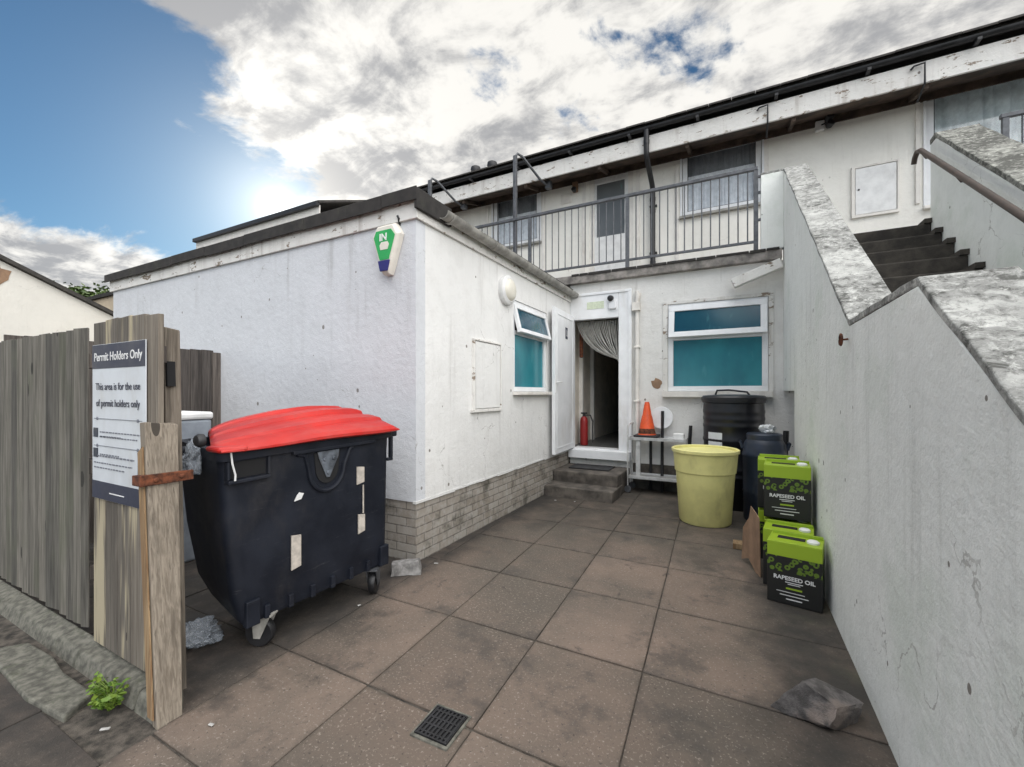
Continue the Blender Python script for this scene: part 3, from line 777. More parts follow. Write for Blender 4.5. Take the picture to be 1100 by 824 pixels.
# ------------------------------------------------------------------ neighbours and far things
nb = thing('neighbouring_house', 'next house of the terrace, its taller roof just above the extension roof', 'house', (-14, 9, 0))
b = MB(); b.box(-14.3, -8.98, YU, 12, 0, 6.0); b.prism([(-8.981,YU,6.001),(-8.981,10,7.0),(-8.981,12,6.2),(-8.981,12,6.001)], (-.2,0,0)); b.build('wall', M['wall_upper'], nb)
b = MB(); 
b.hexa([(-14.4,6.95,6.0),(-8.9,6.95,6.0),(-8.9,10.0,6.0+3.05*tn),(-14.4,10,6.0+3.05*tn)],[(-14.4,6.95,6.06),(-8.9,6.95,6.06),(-8.9,10.0,6.06+3.05*tn),(-14.4,10,6.06+3.05*tn)])
b.hexa([(-14.4,10.001,6.0+3.05*tn),(-8.9,10.001,6.0+3.05*tn),(-8.9,13,6.0),(-14.4,13,6.0)],[(-14.4,10.001,6.06+3.05*tn),(-8.9,10.001,6.06+3.05*tn),(-8.9,13,6.06),(-14.4,13,6.06)])
b.build('roof', M['tile'], nb)
b = MB(); b.box(-14.4,-8.92,7.0,7.03,5.65,5.97); b.build('fascia', M['trim'], nb)
b = MB(); b.box(-14.4,-8.9,6.9,6.99,5.93,6.03); b.build('gutter', M['black_plastic'], nb)

gb = thing('gable_building', 'white gable ended building with a patch of lost plaster, beyond the fence on the left', 'building', (-14, 1.5, 0))
b = MB(); b.prism([(-11,-3,0),(-11,3.95,0),(-11,3.95,2.90),(-11,.6,4.52),(-11,-3,2.76)], (-9,0,0)); b.build('wall', M['gable'], gb)
b = MB(); sl_ = (4.52-2.90)/3.35
b.hexa([(-20,.6,4.53),(-10.9,.6,4.53),(-10.9,4.15,4.53-3.55*sl_),(-20,4.15,4.53-3.55*sl_)],[(-20,.6,4.60),(-10.9,.6,4.60),(-10.9,4.15,4.60-3.55*sl_),(-20,4.15,4.60-3.55*sl_)])
b.hexa([(-20,-3.2,4.53-3.8*.489),(-10.9,-3.2,4.53-3.8*.489),(-10.9,.599,4.53),(-20,.599,4.53)],[(-20,-3.2,4.60-3.8*.489),(-10.9,-3.2,4.60-3.8*.489),(-10.9,.599,4.60),(-20,.599,4.60)])
b.build('roof', M['tile'], gb)
pts = []
for k in range(18):
    a = 2*math.pi*k/18; rr = .30*(1+.6*noise.noise((k*.7,2,3)))
    pts.append((-10.996, 2.25+rr*math.cos(a)*.8, 3.42+rr*math.sin(a)*.7))
b = MB(); b.prism(pts, (.004,0,0)); b.build('bare_patch', M['card'], gb)
b = MB(); b.box(-10.999,-10.97,3.05,3.13,2.42,2.48); b.build('vent', M['gutter_grey'], gb)

ce = thing('far_extension', 'cream walled low extension seen past the corner of the white extension', 'extension', (-14, 5.5, 0))
b = MB(); b.box(-22,-9.2,4.25,6.9,0,3.55); b.build('wall', M['cream'], ce)
b = MB(); b.box(-22.05,-9.15,4.2,6.9,3.552,3.63); b.build('roof', M['felt'], ce)

def tree(name, label, loc, h, rx, rzc, nleaf, size):
    t = thing(name, label, 'tree', loc)
    b = MB()
    b.tube([(0,0,0),(.1,0,h*.3),(0,.1,h*.6),(.05,0,h*.85)], .2, 8, [.22,.16,.1,.03])
    for k in range(7):
        a = random.uniform(0,6.28); z0 = h*random.uniform(.35,.6)
        b.tube([(0,0,z0),(math.cos(a)*rx*.4,math.sin(a)*rx*.4,z0+h*.15),(math.cos(a)*rx*.75,math.sin(a)*rx*.75,z0+h*.25)], .05, 6, [.07,.045,.015])
    b.bm.transform(Matrix.Translation(loc)); b.build('trunk', M['bark'], t, smooth=True)
    c = MB()
    clumps = []
    for k in range(16):
        d = Vector((random.gauss(0,1),random.gauss(0,1),random.gauss(0,1))).normalized()*random.uniform(.35,1)
        clumps.append((Vector((d.x*rx*.75, d.y*rx*.75, h-rzc+d.z*rzc*.75)), random.uniform(.35,.6)*rx*.75))
    for k in range(nleaf):
        cc, rr = random.choice(clumps)
        p = cc + Vector((random.gauss(0,.45),random.gauss(0,.45),random.gauss(0,.40)))*rr
        s_ = size*random.uniform(.6,1.3); c.r = random.random()
        m = Matrix.Translation(p+Vector(loc)) @ Matrix.Rotation(random.uniform(0,6.28),4,'Z') @ Matrix.Rotation(random.uniform(-1.2,1.2),4,'X') @ Matrix.Rotation(random.uniform(-.8,.8),4,'Y')
        c.face([m@Vector(q) for q in ((-s_,0,0),(0,-s_*.55,0),(s_,0,.02),(0,s_*.55,0))])
    c.build('crown', M['treeleaf'], t)
tree('broadleaf_tree', 'small dark green tree top showing between the far roofs on the left', (-33.8,10.9,0), 8.4, 2.1, 2.0, 5000, .16)

# roof terminals
rv = thing('roof_vent', 'dark round roof vent on the eaves roof, left of the pair', 'vent', (-4.93,7.75,rz(7.75)+.05), 0, 'vents on the house roof')
b = MB(); b.lathe([(.06,-.1),(.06,.12),(.10,.13),(.115,.18),(.10,.25),(.05,.28)], seg=16); b.bm.transform(Matrix.Translation(rv.location)); b.build('cowl', M['black_plastic'], rv, smooth=True)
c2 = copy_tree(rv); c2.location = (-4.52,7.75,rz(7.75)+.05); c2['label'] = 'dark round roof vent on the eaves roof, right of the pair'

# ------------------------------------------------------------------ walkway railing
def railing(x0, x1, posts, label, step=.112, y=6.50):
    t = thing('balcony_railing', label, 'railing', (x0,y,3.28), 0, 'railings along the upper walkway')
    b = MB(); b.box(x0,x1,y-.025,y+.025,4.36,4.405); b.build('top_rail', M['steel_dark'], t, bevel=.005)
    b = MB(); b.box(x0,x1,y-.012,y+.012,3.40,3.435); b.build('bottom_rail', M['steel_dark'], t, bevel=.003)
    for p in posts:
        b = MB(); b.box(p-.027,p+.027,y-.02,y+.02,3.16,4.359); b.box(p-.05,p+.05,y-.032,y-.0205,3.16,3.26); b.build('post', M['steel_dark'], t, bevel=.003)
    x = x0+step/2
    first = None
    while x < x1:
        if all(abs(x-p) > .05 for p in posts):
            if first is None:
                b = MB(); b.tube([(x,y,3.434),(x,y,4.362)], .0085, 8); first = b.build('baluster', M['steel_dark'], t, smooth=True); fx = x
            else:
                o = first.copy(); COL.objects.link(o); o.location.x = x-fx
        x += step
    return t
ra = railing(-5.4, .262, (-4.75,-3.06,-1.44,.24), 'grey steel railing with thin balusters along the walkway above the back door')
for zz in (4.27,4.06,3.70):
    b = MB(); b.box(.268,.335,6.485,6.515,zz-.017,zz+.017); b.build('wall_lug', M['steel_dark'], ra, bevel=.003)
railing(2.52, 6.8, (2.56,4.4,6.2), 'short end of grey railing above the inner stair wall, at the far right')

def line_post(label, x, loc):
    t = thing('clothes_line_post', label, 'line post', loc, 0, 'bent steel line posts on the walkway')
    b = MB(); b.box(-.03,.03,-.03,.03,-1.0,1.12); b.build('pole', M['steel_dark'], t, bevel=.006)
    b = MB(); b.tube([(0,0,1.10),(.03,.03,1.165),(.09,.10,1.13),(.27,.44,.85),(.36,.63,.78)], .022, 8); b.build('arm', M['steel_dark'], t, smooth=True)
    b = MB(); b.box(.31,.41,.58,.68,.74,.87); b.build('wall_plate', M['steel_dark'], t, bevel=.004)
    for c in children(t): c.matrix_parent_inverse = Matrix()
    return t
lp = line_post('bent grey line post rising from the railing left of the upstairs door', 0, (-3.36,6.545,4.38))
c2 = copy_tree(lp); c2.location = (-5.2,6.545,4.38); c2['label'] = 'bent grey line post just above the gutter corner of the low extension'

# security lights
t = thing('security_light', 'white twin security lamp with black heads high on the upper wall', 'lamp', (1.15,YU,5.28))
b = MB(); b.box(1.03,1.14,YU-.06,YU-.002,5.22,5.36); b.build('base', M['white'], t, bevel=.01)
for dx,dz in ((.155,.05),(.16,-.045)):
    b = MB(); m=Matrix.Translation((1.03+dx,YU-.10,5.29+dz))@Matrix.Rotation(R(25),4,'Z')@Matrix.Rotation(R(70),4,'X'); b.lathe([(.02,-.05),(.045,-.02),(.05,.04),(.04,.05)],seg=14,M=m); b.build('lamp_head', M['black_plastic'], t, smooth=True)
b = MB(); b.tube([(1.10,YU-.05,5.29),(1.17,YU-.08,5.30),(1.2,YU-.09,5.26)],.012,8); b.build('arm', M['black_plastic'], t)
t = thing('eaves_lamp', 'small dark spot lamp under the eaves left of the upstairs door', 'lamp', (-2.62,YU,5.22))
b = MB(); b.box(-2.68,-2.58,YU-.07,YU-.002,5.14,5.32); b.build('housing', M['card'], t, bevel=.01)
b = MB(); m=Matrix.Translation((-3.08,YU-.10,5.19))@Matrix.Rotation(R(70),4,'X'); 
b.lathe([(.02,-.04),(.04,0),(.045,.05)],seg=12,M=Matrix.Translation((-2.63,YU-.09,5.15))@Matrix.Rotation(R(70),4,'X')); b.build('lamp_head', M['black_plastic'], t, smooth=True)

# ------------------------------------------------------------------ outside staircase on the right
st = thing('outside_staircase', 'white rendered outside staircase with lichen speckled wall tops, along the right side of the yard', 'staircase', (1.2, 3.5, 0))
XW0, XW1 = .55, .79
poly = [(.20,-.05),(.20,.565),(1.936,1.785),(2.921,1.785),(6.44,4.255),(6.56,4.255),(6.56,3.13),(6.528,3.13),(6.528,1.44),(5.36,1.44),(5.36,-.05)]
b = MB(); b.prism([(XW0,y,z) for y,z in poly], (XW1-XW0,0,0)); b.build('outer_wall', M['wall_stair'], st, bevel=.006)
b = MB(); b.box(.295,.55-.001,6.445,6.56,3.277,4.26); b.build('end_wall', M['wall_stair'], st, bevel=.006)
def coping(name, pts, x0, x1, th, mat):
    b = MB()
    lo = [Vector((x0,y,z)) for y,z in pts]
    n_ = len(pts)
    for i in range(n_-1):
        (ya,za),(yb,zb) = pts[i],pts[i+1]
        seg = max(1,int(math.hypot(yb-ya,zb-za)/.08))
        for k in range(seg):
            u,v = k/seg,(k+1)/seg
            y0_,z0_,y1_,z1_ = ya+(yb-ya)*u, za+(zb-za)*u, ya+(yb-ya)*v, za+(zb-za)*v
            def j(y,x): return .006*noise.noise((x*9,y*7,1.3))
            b.hexa([(x0+j(y0_,1),y0_,z0_),(x1,y0_,z0_),(x1,y1_,z1_),(x0+j(y1_,1),y1_,z1_)], [(x0+j(y0_,1),y0_,z0_+th+j(y0_,x0)),(x1,y0_,z0_+th+j(y0_,x1)),(x1,y1_,z1_+th+j(y1_,x1)),(x0+j(y1_,1),y1_,z1_+th+j(y1_,x0))])
    bmesh.ops.remove_doubles(b.bm, verts=b.bm.verts[:], dist=1e-5)
    seen = {}
    for f in list(b.bm.faces):
        k = tuple(sorted(v.index for v in f.verts))
    b.bm.verts.index_update()
    for f in list(b.bm.faces):
        seen.setdefault(tuple(sorted(v.index for v in f.verts)), []).append(f)
    bmesh.ops.delete(b.bm, geom=[f for fs in seen.values() if len(fs) > 1 for f in fs], context='FACES')
    return b.build(name, mat, st, bevel=.005)
coping('wall_top', [(.20,.566),(1.936,1.786),(2.921,1.786),(6.44,4.256),(6.56,4.256)], XW0-.003, XW1+.003, .032, M['coping'])
coping('wall_top', [(6.447,4.261),(6.559,4.261)], .292, .546, .03, M['coping'])
# treads
def flight(y_top, z_top, n_, rise, run, z_end):
    for k in range(n_):
        z1 = z_top-rise*k
        b = MB(); y0 = y_top-run*(k); b.box(XW1+.001, 1.749, y0-run, y0-.001 if k else y0+.3, z1-rise-.12, z1); b.build('step', M['stair_step'], st, bevel=.012)
flight(6.02, 3.13, 11, .18, .257, .9)
b = MB(); b.box(XW1+.001,1.749,1.94,2.92+.257,.92,1.07); b.build('landing', M['stair_step'], st, bevel=.01)
flight(1.94, .90, 5, .18, .257, 0)
# stringer and steps at the inner wall
b = MB()
for k in range(5): b.box(1.69,1.7485, 6.02-.257*(k+1)-.02, 6.02-.257*k+.02, 3.131-.18*k, 3.131-.18*k+.045)
b.build('step_skirting', M['stair_step'], st)
ip = [(.20,-.05),(.20,.7),(2.6,1.55),(4.0,2.63),(5.66,3.93),(5.80,3.93),(5.80,-.05)]
b = MB(); b.prism([(1.75,y,z) for y,z in ip], (.30,0,0)); b.build('inner_wall', M['wall_stair'], st, bevel=.006)
coping('wall_top', [(.20,.701),(2.6,1.551),(4.0,2.631),(5.66,3.931),(5.80,3.931)], 1.747, 2.053, .05, M['coping_dark'])
b = MB(); b.tube([(1.66,5.93,3.82),(1.66,5.90,3.87),(1.66,5.83,3.90),(1.66,5.74,3.87),(1.66,4.1,2.64),(1.66,2.9,1.72)], .024, 12)
hr = b.build('handrail', M['handrail'], st, smooth=True)
b = MB()
for yy in (5.70,4.95,4.0,3.1):
    zz = 3.87-(5.74-yy)*.75; b.tube([(1.749,yy,zz-.07),(1.69,yy,zz-.075),(1.66,yy,zz-.02)],.011,8)
b.build('rail_bracket', M['handrail'], hr, smooth=True)
b = MB()
b.bm.free(); b = MB()
pth = [(.505+.0,2.90+.028*math.cos(a),1.71+.028*math.sin(a)) for a in [2*math.pi*k/12 for k in range(12)]]
b.tube([(.548,2.93,1.715),(.515,2.93,1.712)]+[(.51,2.90+.03*math.cos(a),1.71+.03*math.sin(a)) for a in [2*math.pi*k/12 for k in range(13)]], .006, 6)
tag(rebase(b.build('wall_eye', M['rust'], smooth=True)), 'small rusty screw eye in the white stair wall below the landing', 'wall eye')

# door steps
ds = thing('door_step', 'two worn concrete steps up to the open back door', 'steps', (-1.87,5.9,0))
b = MB(); b.hexa([(XS+.002,5.47,-.04),(-1.40,5.44,-.04),(-1.40,6.0,-.04),(XS+.002,6.0,-.04)],[(XS+.002,5.47,.145),(-1.39,5.44,.145),(-1.39,6.0,.145),(XS+.002,6.0,.145)]); b.build('lower_step', M['step'], ds, bevel=.015, seg=3)
b = MB(); b.hexa([(XS+.002,5.80,-.04),(-1.41,5.74,-.04),(-1.41,6.49,-.04),(XS+.002,6.49,-.04)],[(XS+.002,5.80,.30),(-1.40,5.74,.30),(-1.40,6.49,.30),(XS+.002,6.49,.30)]); b.build('upper_step', M['step'], ds, bevel=.015, seg=3)
b = MB(); b.box(-2.2,-1.6,6.02,6.40,.301,.318); tag(rebase(b.build('doormat', M['black_plastic'], bevel=.004)), 'thin black doormat on the top step', 'doormat')

# ------------------------------------------------------------------ things fixed to the extension
t = thing('alarm_box', 'green, white and blue alarm box on the front corner of the extension', 'alarm', (-2.70,YF,2.50))
ax, az = -2.63, 2.66
fr_ = [(-.155,.10),(-.10,.19),(.10,.19),(.155,.10),(.07,-.15),(.035,-.235),(-.035,-.235),(-.07,-.15)]
b = MB(); b.loft([[(ax+x*1.0,YF-.001,az+z) for x,z in fr_], [(ax+x*1.0,YF-.05,az+z) for x,z in fr_], [(ax+x*.86,YF-.078,az+z*.9-.003) for x,z in fr_]]); b.build('casing', M['beige'], t, bevel=.006)
yq = YF-.0785
b = MB(); b.prism([(ax+x,yq,az+z) for x,z in [(-.118,.082),(-.092,.135),(.075,.135),(.118,.082),(.05,-.115),(-.05,-.115)]], (0,-.004,0)); b.build('green_face', M['green'], t)
b = MB(); b.prism([(ax+x,yq,az+z) for x,z in [(-.066,-.122),(.066,-.122),(.042,-.212),(-.042,-.212)]], (0,-.012,0)); b.build('blue_lens', M['blue'], t, bevel=.004)
b = MB(); add_mesh(b, text_mb('IN', .085, Matrix.Translation((ax-.01,yq-.0055,az+.048))@Matrix.Rotation(R(90),4,'X'), .003, bold=.002)); b.build('lettering', M['white'], t)
b = MB(); b.prism([(ax+x,yq-.0042,az+z) for x,z in [(-.05,.01),(-.03,.035),(.04,.035),(.055,.01),(.04,-.03),(-.04,-.03)]], (0,-.002,0)); b.build('badge', M['beige'], t)
b = MB(); b.tube([(ax+.10,YF-.004,az+.18),(ax+.115,YF-.03,az+.23),(ax+.10,YF-.03,az+.255)],.010,8); b.build('cable', M['black_plastic'], t)

t = thing('bulkhead_light', 'round white bulkhead light on the extension wall beside its window', 'lamp', (XS,4.32,2.5))
mL = Matrix.Translation((XS+.001,4.33,2.60)) @ Matrix.Rotation(R(90),4,'Y')
b = MB(); b.lathe([(.165,0),(.17,.03),(.165,.055),(.135,.075),(.125,.07)], seg=32, M=mL); b.build('rim', M['white'], t, smooth=True)
b = MB(); b.lathe([(.127,.068),(.115,.088),(.07,.104),(.01,.108)], seg=32, M=mL); b.build('diffuser', M['lampglass'], t, smooth=True)

t = thing('door_camera', 'white door camera with a black lens on the panel above the back door', 'camera', (-1.66,YB-.02,2.75))
b = MB(); b.box(-1.72,-1.60,YB-.06,YB-.021,2.70,2.84); b.build('housing', M['upvc'], t, bevel=.012)
b = MB(); b.lathe([(.045,0),(.045,.045),(.03,.055)], seg=16, M=Matrix.Translation((-1.685,YB-.045,2.865))@Matrix.Rotation(R(100),4,'X')); b.build('lens', M['black_plastic'], t, smooth=True)

# ------------------------------------------------------------------ hall contents
t = thing('fire_extinguisher', 'red fire extinguisher on the hall floor inside the back door', 'fire extinguisher', (-2.25,YB+.38,.546))
o = Vector(t.location)
b = MB(); b.lathe([(.06,0),(.065,.02),(.065,.40),(.055,.45),(.03,.48)], tuple(o), 20); b.build('cylinder', M['dull_red'], t, smooth=True)
b = MB(); b.lathe([(.025,.479),(.025,.52)], tuple(o), 12); b.box(o.x-.05,o.x+.05,o.y-.015,o.y+.015,o.z+.52,o.z+.545); b.build('valve', M['black_plastic'], t)
b = MB(); b.tube([o+Vector((.03,-.02,.50)),o+Vector((.12,-.03,.50)),o+Vector((.16,-.03,.40)),o+Vector((.155,-.03,.05))],.012,8); b.build('hose', M['black_plastic'], t, smooth=True)
# gathered strip curtain across the top right of the doorway
b = MB()
for k in range(26):
    u = k/25
    x1_ = -2.28+.68*u; b.r = random.random()
    z1_ = 2.56
    pts = []
    for m in range(9):
        v = m/8
        px_ = x1_ + (-1.60-x1_)*(v**1.5)
        pz_ = z1_ - (.62+.04*math.sin(k*3.1))*v**1.0 - .10*math.sin(math.pi*v)*(1-u)
        pts.append((px_+.003*math.sin(k*7+m), YB+.12+.04*math.sin(k*1.9)*v, pz_))
    b.tube(pts, .0075, 6)
tag(b.build('door_curtain', M['curtain_dull'], smooth=True), 'white strip curtain gathered to the right side inside the doorway', 'curtain')
b = MB(); b.box(-2.29,-2.23,YB+.24,YB+.30,2.0,2.5); tag(rebase(b.build('hanging_coat', M['rust'], bevel=.02)), 'dark red cloth hanging at the top left inside the doorway', 'cloth')

# ------------------------------------------------------------------ fence, gate, sign
def boards(mb, x0, x1, y, z0, z1, wdt=.105, lean=0, dz=.007):
    x = x0
    while x < x1-.02:
        xe = min(x+wdt*random.uniform(.92,1.05), x1)
        mb.r = random.random()
        zt = z1+random.uniform(-dz,dz)*.6; zb = z0+random.uniform(-.008,.008)
        # feather edge board: thick left edge lapped over its neighbour
        mb.hexa([(x-.012,y-.022,zb),(xe,y-.006,zb),(xe,y+.0,zb),(x-.012,y-.008,zb)], [(x-.012,y-.022,zt),(xe,y-.006,zt+random.uniform(-.006,.006)),(xe,y,zt),(x-.012,y-.008,zt)])
        x = xe
t = thing('fence_panel', 'weathered grey featheredge fence panel left of the sign gate', 'fence', (-4.9,1.04,0))
b = MB(); boards(b, -6.6, -3.225, 1.03, .105, 1.785); b.build('boards', M['wood_fence'], t)
b = MB()
for z in (.4,1.0,1.6): b.box(-6.6,-3.23,1.032,1.075,z-.04,z+.04)
b.build('rail', M['wood_back'], t, bevel=.003)
b = MB(); b.box(-3.30,-3.22,1.08,1.15,-.02,1.70); b.build('post', M['wood_back'], t, bevel=.004)
t = thing('plank_gate', 'pale weathered plank gate panel that carries the permit sign', 'gate', (-2.8,1.0,0))
b = MB()
for (x0,x1,zt) in [(-3.03,-2.895,1.79),(-2.89,-2.755,1.80),(-2.75,-2.615,1.80),(-2.61,-2.475,1.795),(-2.47,-2.345,1.785)]:
    b.r = random.random(); b.hexa([(x0,.985,.10),(x1,.985,.10),(x1,1.008,.10),(x0,1.008,.10)],[(x0,.985,zt+random.uniform(-.01,.005)),(x1,.985,zt),(x1,1.008,zt),(x0,1.008,zt)])
b.build('boards', M['wood_gate'], t, bevel=.003)
b = MB()
for z in (.4,1.0,1.6): b.box(-3.02,-2.37,1.009,1.03,z-.04,z+.04)
b.build('rail', M['wood_back'], t, bevel=.003)
t = thing('gate_post', 'square weathered gate post with a rusty strap and split front board', 'post', (-2.33,1.0,0))
b = MB(); b.r=.35; b.hexa([(-2.45,1.032,-.02),(-2.34,1.032,-.02),(-2.34,1.10,-.02),(-2.45,1.10,-.02)],[(-2.51,1.032,1.745),(-2.405,1.032,1.735),(-2.405,1.10,1.725),(-2.51,1.11,1.74)]); b.build('post', M['wood_post'], t, bevel=.006)
b = MB(); b.hexa([(-2.399,1.035,1.45),(-2.378,1.035,1.45),(-2.378,1.07,1.45),(-2.399,1.07,1.45)],[(-2.405,1.035,1.57),(-2.384,1.035,1.57),(-2.384,1.07,1.57),(-2.405,1.07,1.57)]); b.build('latch_keep', M['dark'], t, bevel=.002)
b = MB(); b.r=.7; b.hexa([(-2.215,.908,-.01),(-2.165,.905,-.01),(-2.165,1.0,-.01),(-2.215,1.0,-.01)],[(-2.385,.93,1.285),(-2.335,.93,1.29),(-2.335,1.06,1.27),(-2.385,1.06,1.28)])
fb = b.build('side_board', M['wood_post'], t, bevel=.004)
b = MB(); b.r=.6; b.hexa([(-2.235,.899,.03),(-2.185,.897,.03),(-2.185,.9035,.03),(-2.235,.9055,.03)],[(-2.375,.919,1.15),(-2.335,.919,1.18),(-2.335,.926,1.18),(-2.375,.926,1.15)]); b.build('split_edge', M['wood_fresh'], fb)
b = MB(); b.r=.9; b.hexa([(-2.36,.958,.10),(-2.225,.944,.06),(-2.225,.978,.06),(-2.36,.978,.10)],[(-2.41,.958,.90),(-2.372,.944,1.0),(-2.372,.978,1.0),(-2.41,.978,.9)]); b.build('side_batten', M['wood_gate'], t, bevel=.003)
b = MB(); b.hexa([(-2.36,.893,1.01),(-2.283,.893,1.01),(-2.283,1.10,1.01),(-2.2975,1.10,1.01)],[(-2.36,.893,1.055),(-2.283,.893,1.06),(-2.283,1.10,1.055),(-2.2975,1.10,1.055)])
for yy in (.95,1.05): b.lathe([(.013,0),(.009,.012)],seg=8,M=Matrix.Translation((-2.286,yy,1.033))@Matrix.Rotation(R(90),4,'Y'))
b.build('rusty_strap', M['rust'], t, bevel=.003)
t = thing('back_fence', 'dark weathered close boarded fence behind the bin, running to the extension wall', 'fence', (-5.2,2.0,0))
b = MB()
y = 1.15
while y < 2.75:
    ye = min(y+.11, 2.77); b.r = random.random(); zt = 1.885+random.uniform(-.012,.012)
    b.hexa([(-5.21,y,.05),(-5.19,y,.05),(-5.2,ye+.01,.05),(-5.212,ye+.01,.05)],[(-5.21,y,zt),(-5.185,y,zt),(-5.2,ye+.01,zt),(-5.212,ye+.01,zt)]); y = ye
b.build('boards', M['wood_back'], t)
b = MB()
for z in (.4,1.6): b.box(-5.27,-5.222,1.15,2.77,z-.04,z+.04)
b.build('rail', M['wood_back'], t)

# sign
t = thing('permit_sign', 'white permit holders only notice with dark header fixed to the gate planks', 'sign', (-2.73,.98,.87))
SY_ = .981
b = MB(); b.box(-3.015,-2.44,SY_-.006,SY_,.87,1.67); b.build('panel', M['signgrey'], t, bevel=.002)
b = MB(); b.box(-3.013,-2.442,SY_-.0075,SY_-.0062,1.545,1.668); b.build('dark_band', M['ink'], t); b = MB(); b.box(-3.013,-2.442,SY_-.0075,SY_-.0062,.872,.962); b.build('dark_band', M['ink'], t)
def sgn(txt, size, x, z, al='LEFT', bold=0.0):
    return text_mb(txt, size, Matrix.Translation((x,SY_-.0086,z))@Matrix.Rotation(R(90),4,'X'), .0012, al, bold)
b = MB(); add_mesh(b, sgn('Permit Holders Only', .061, -2.727, 1.585, 'CENTER', .0006)); b.box(-2.81,-2.65,SY_-.009,SY_-.0078,.908,.913); b.build('lettering', M['white'], t)
b = MB(); add_mesh(b, sgn('This area is for the use', .052, -2.727, 1.435, 'CENTER', 0.0)); add_mesh(b, sgn('of permit holders only', .052, -2.727, 1.35, 'CENTER', 0.0))
b.build('small_print', M['ink'], t); b = MB()
def words(x0, x1, z, h=.006):
    x = x0
    while x < x1:
        wd = random.uniform(.010,.03); b.box(x,min(x+wd,x1),SY_-.0085,SY_-.0066,z,z+h); x += wd+.011
for z in (1.285,.985+.16): b.box(-2.99,-2.47,SY_-.0085,SY_-.0066,z,z+.003)
words(-2.92,-2.48,1.215); words(-2.92,-2.69,1.193); words(-2.92,-2.71,1.10); words(-2.92,-2.51,1.0+.19)
words(-2.99,-2.55,1.06+.03, .008); words(-2.99,-2.57,1.055,.006); words(-2.99,-2.65,1.03,.006)
for z in (1.285,1.145):
    for x in (-2.95,-2.51): b.lathe([(.008,0),(.008,.004)],seg=8,M=Matrix.Translation((x,SY_-.006,z+.0015))@Matrix.Rotation(R(90),4,'X'))
b.build('small_print', M['print'], t)
b = MB()
for z in (1.19,1.085): b.box(-2.995,-2.945,SY_-.0088,SY_-.0066,z,z+.048)
b.box(-2.51,-2.46,SY_-.0088,SY_-.0066,1.02,1.09); b.box(-2.51,-2.46,SY_-.0088,SY_-.0066,.995,1.013)
b.build('symbol', M['navy'], t)

# kerb edging below the fence
t = MB()
x = -7.0
while x < -2.2:
    L = .92; x1 = min(x+L, -2.19); t.r = random.random()
    t.hexa([(x,.90+.0*(x),-.05),(x1-.006,.90,-.05),(x1-.006,1.02,-.05),(x,1.02,-.05)],[(x,.935,.062+random.uniform(-.008,.008)),(x1-.006,.935,.06+random.uniform(-.008,.008)),(x1-.006,1.02,.085),(x,1.02,.085)])
    x = x1
tag(t.build('kerb', M['kerb'], bevel=.012, seg=3), kind='structure')
# broken slab lying loose
b = MB()
pts = [(-3.62,.74),(-3.52,.87),(-3.22,.885),(-3.0,.86),(-2.66,.865),(-2.57,.74),(-2.9,.705),(-3.3,.72)]
b.prism([(x,y,-.03) for x,y in pts], (0,0,.05))
tag(rebase(b.build('broken_slab', M['kerb'], bevel=.01)), 'broken grey paving slab lying loose below the fence kerb', 'slab')
# weed
b = MB()
wx, wy = -2.50, .865
for k in range(26):
    a = random.uniform(0,6.28); ln = random.uniform(.04,.11); hgt = random.uniform(.05,.155)
    tip = Vector((wx+math.cos(a)*ln, wy-.02+math.sin(a)*ln*.6, hgt-.02))
    b.r = random.random()
    b.tube([(wx,wy,-.03),(wx+math.cos(a)*ln*.4,wy+math.sin(a)*ln*.3,hgt*.6),tip], .0018, 5)
    for m in range(7):
        u = .45+.55*m/6
        p = Vector((wx,wy,-.02)).lerp(tip, u)+Vector((random.uniform(-.014,.014),random.uniform(-.014,.014),random.uniform(-.008,.012)))
        s_ = random.uniform(.010,.020); b.r = random.random()
        mm = Matrix.Translation(p)@Matrix.Rotation(random.uniform(0,6.28),4,'Z')@Matrix.Rotation(random.uniform(-.9,.9),4,'X')
        b.face([mm@Vector(q) for q in ((-s_,0,0),(-s_*.3,-s_*.55,.003),(s_*.7,-s_*.35,0),(s_,0,-.004),(s_*.6,s_*.4,0),(-s_*.3,s_*.55,.003))])
tag(rebase(b.build('weed_plant', M['leaf'])), 'small bright green weed growing at the foot of the fence kerb', 'weed')

# ------------------------------------------------------------------ wheeled bin
BN = Vector((-2.30,1.22,0)); uu = Vector((.087,.996,0))*1.04; ww = Vector((-.996,.087,0))
def bp(s, w_, z): return BN + uu*s + ww*w_ + Vector((0,0,z))
wb = thing('wheeled_bin', 'large black four wheeled rubbish bin with a faded red lid', 'bin', tuple(bp(.55,.38,0)))
def quad_ring(z, f0, f1, b0, b1, w0, w1, rad=.06, tilt=.03):
    c = [(f0,w0),(f1,w0),(b1,w1),(b0,w1)]
    pts = []
    for i in range(4):
        p = Vector(c[i]); a = Vector(c[i-1]); d = Vector(c[(i+1)%4])
        pa = p+(a-p).normalized()*rad; pd = p+(d-p).normalized()*rad
        for k in range(6):
            u = k/5; q = pa*(1-u)**2+p*2*u*(1-u)+pd*u*u; pts.append(q)
    return [bp(q.x,q.y,z+tilt*(q.x-.5)) for q in pts]
lv = [(.185,.125,1.055,.20,.98,.03,.52,.05),(.215,.105,1.06,.18,.99,.02,.57,.06),(.34,.07,1.063,.14,.995,.015,.65,.07),(.65,.035,1.066,.11,1.01,.01,.72,.07),(1.0,.015,1.068,.09,1.03,.004,.76,.07),(1.09,.008,1.07,.085,1.05,.0,.77,.07)]
b = MB(); rings = [quad_ring(z,f0,f1,b0,b1,w0,w1,rd) for z,f0,f1,b0,b1,w0,w1,rd in lv]
b.loft(rings, True, False)
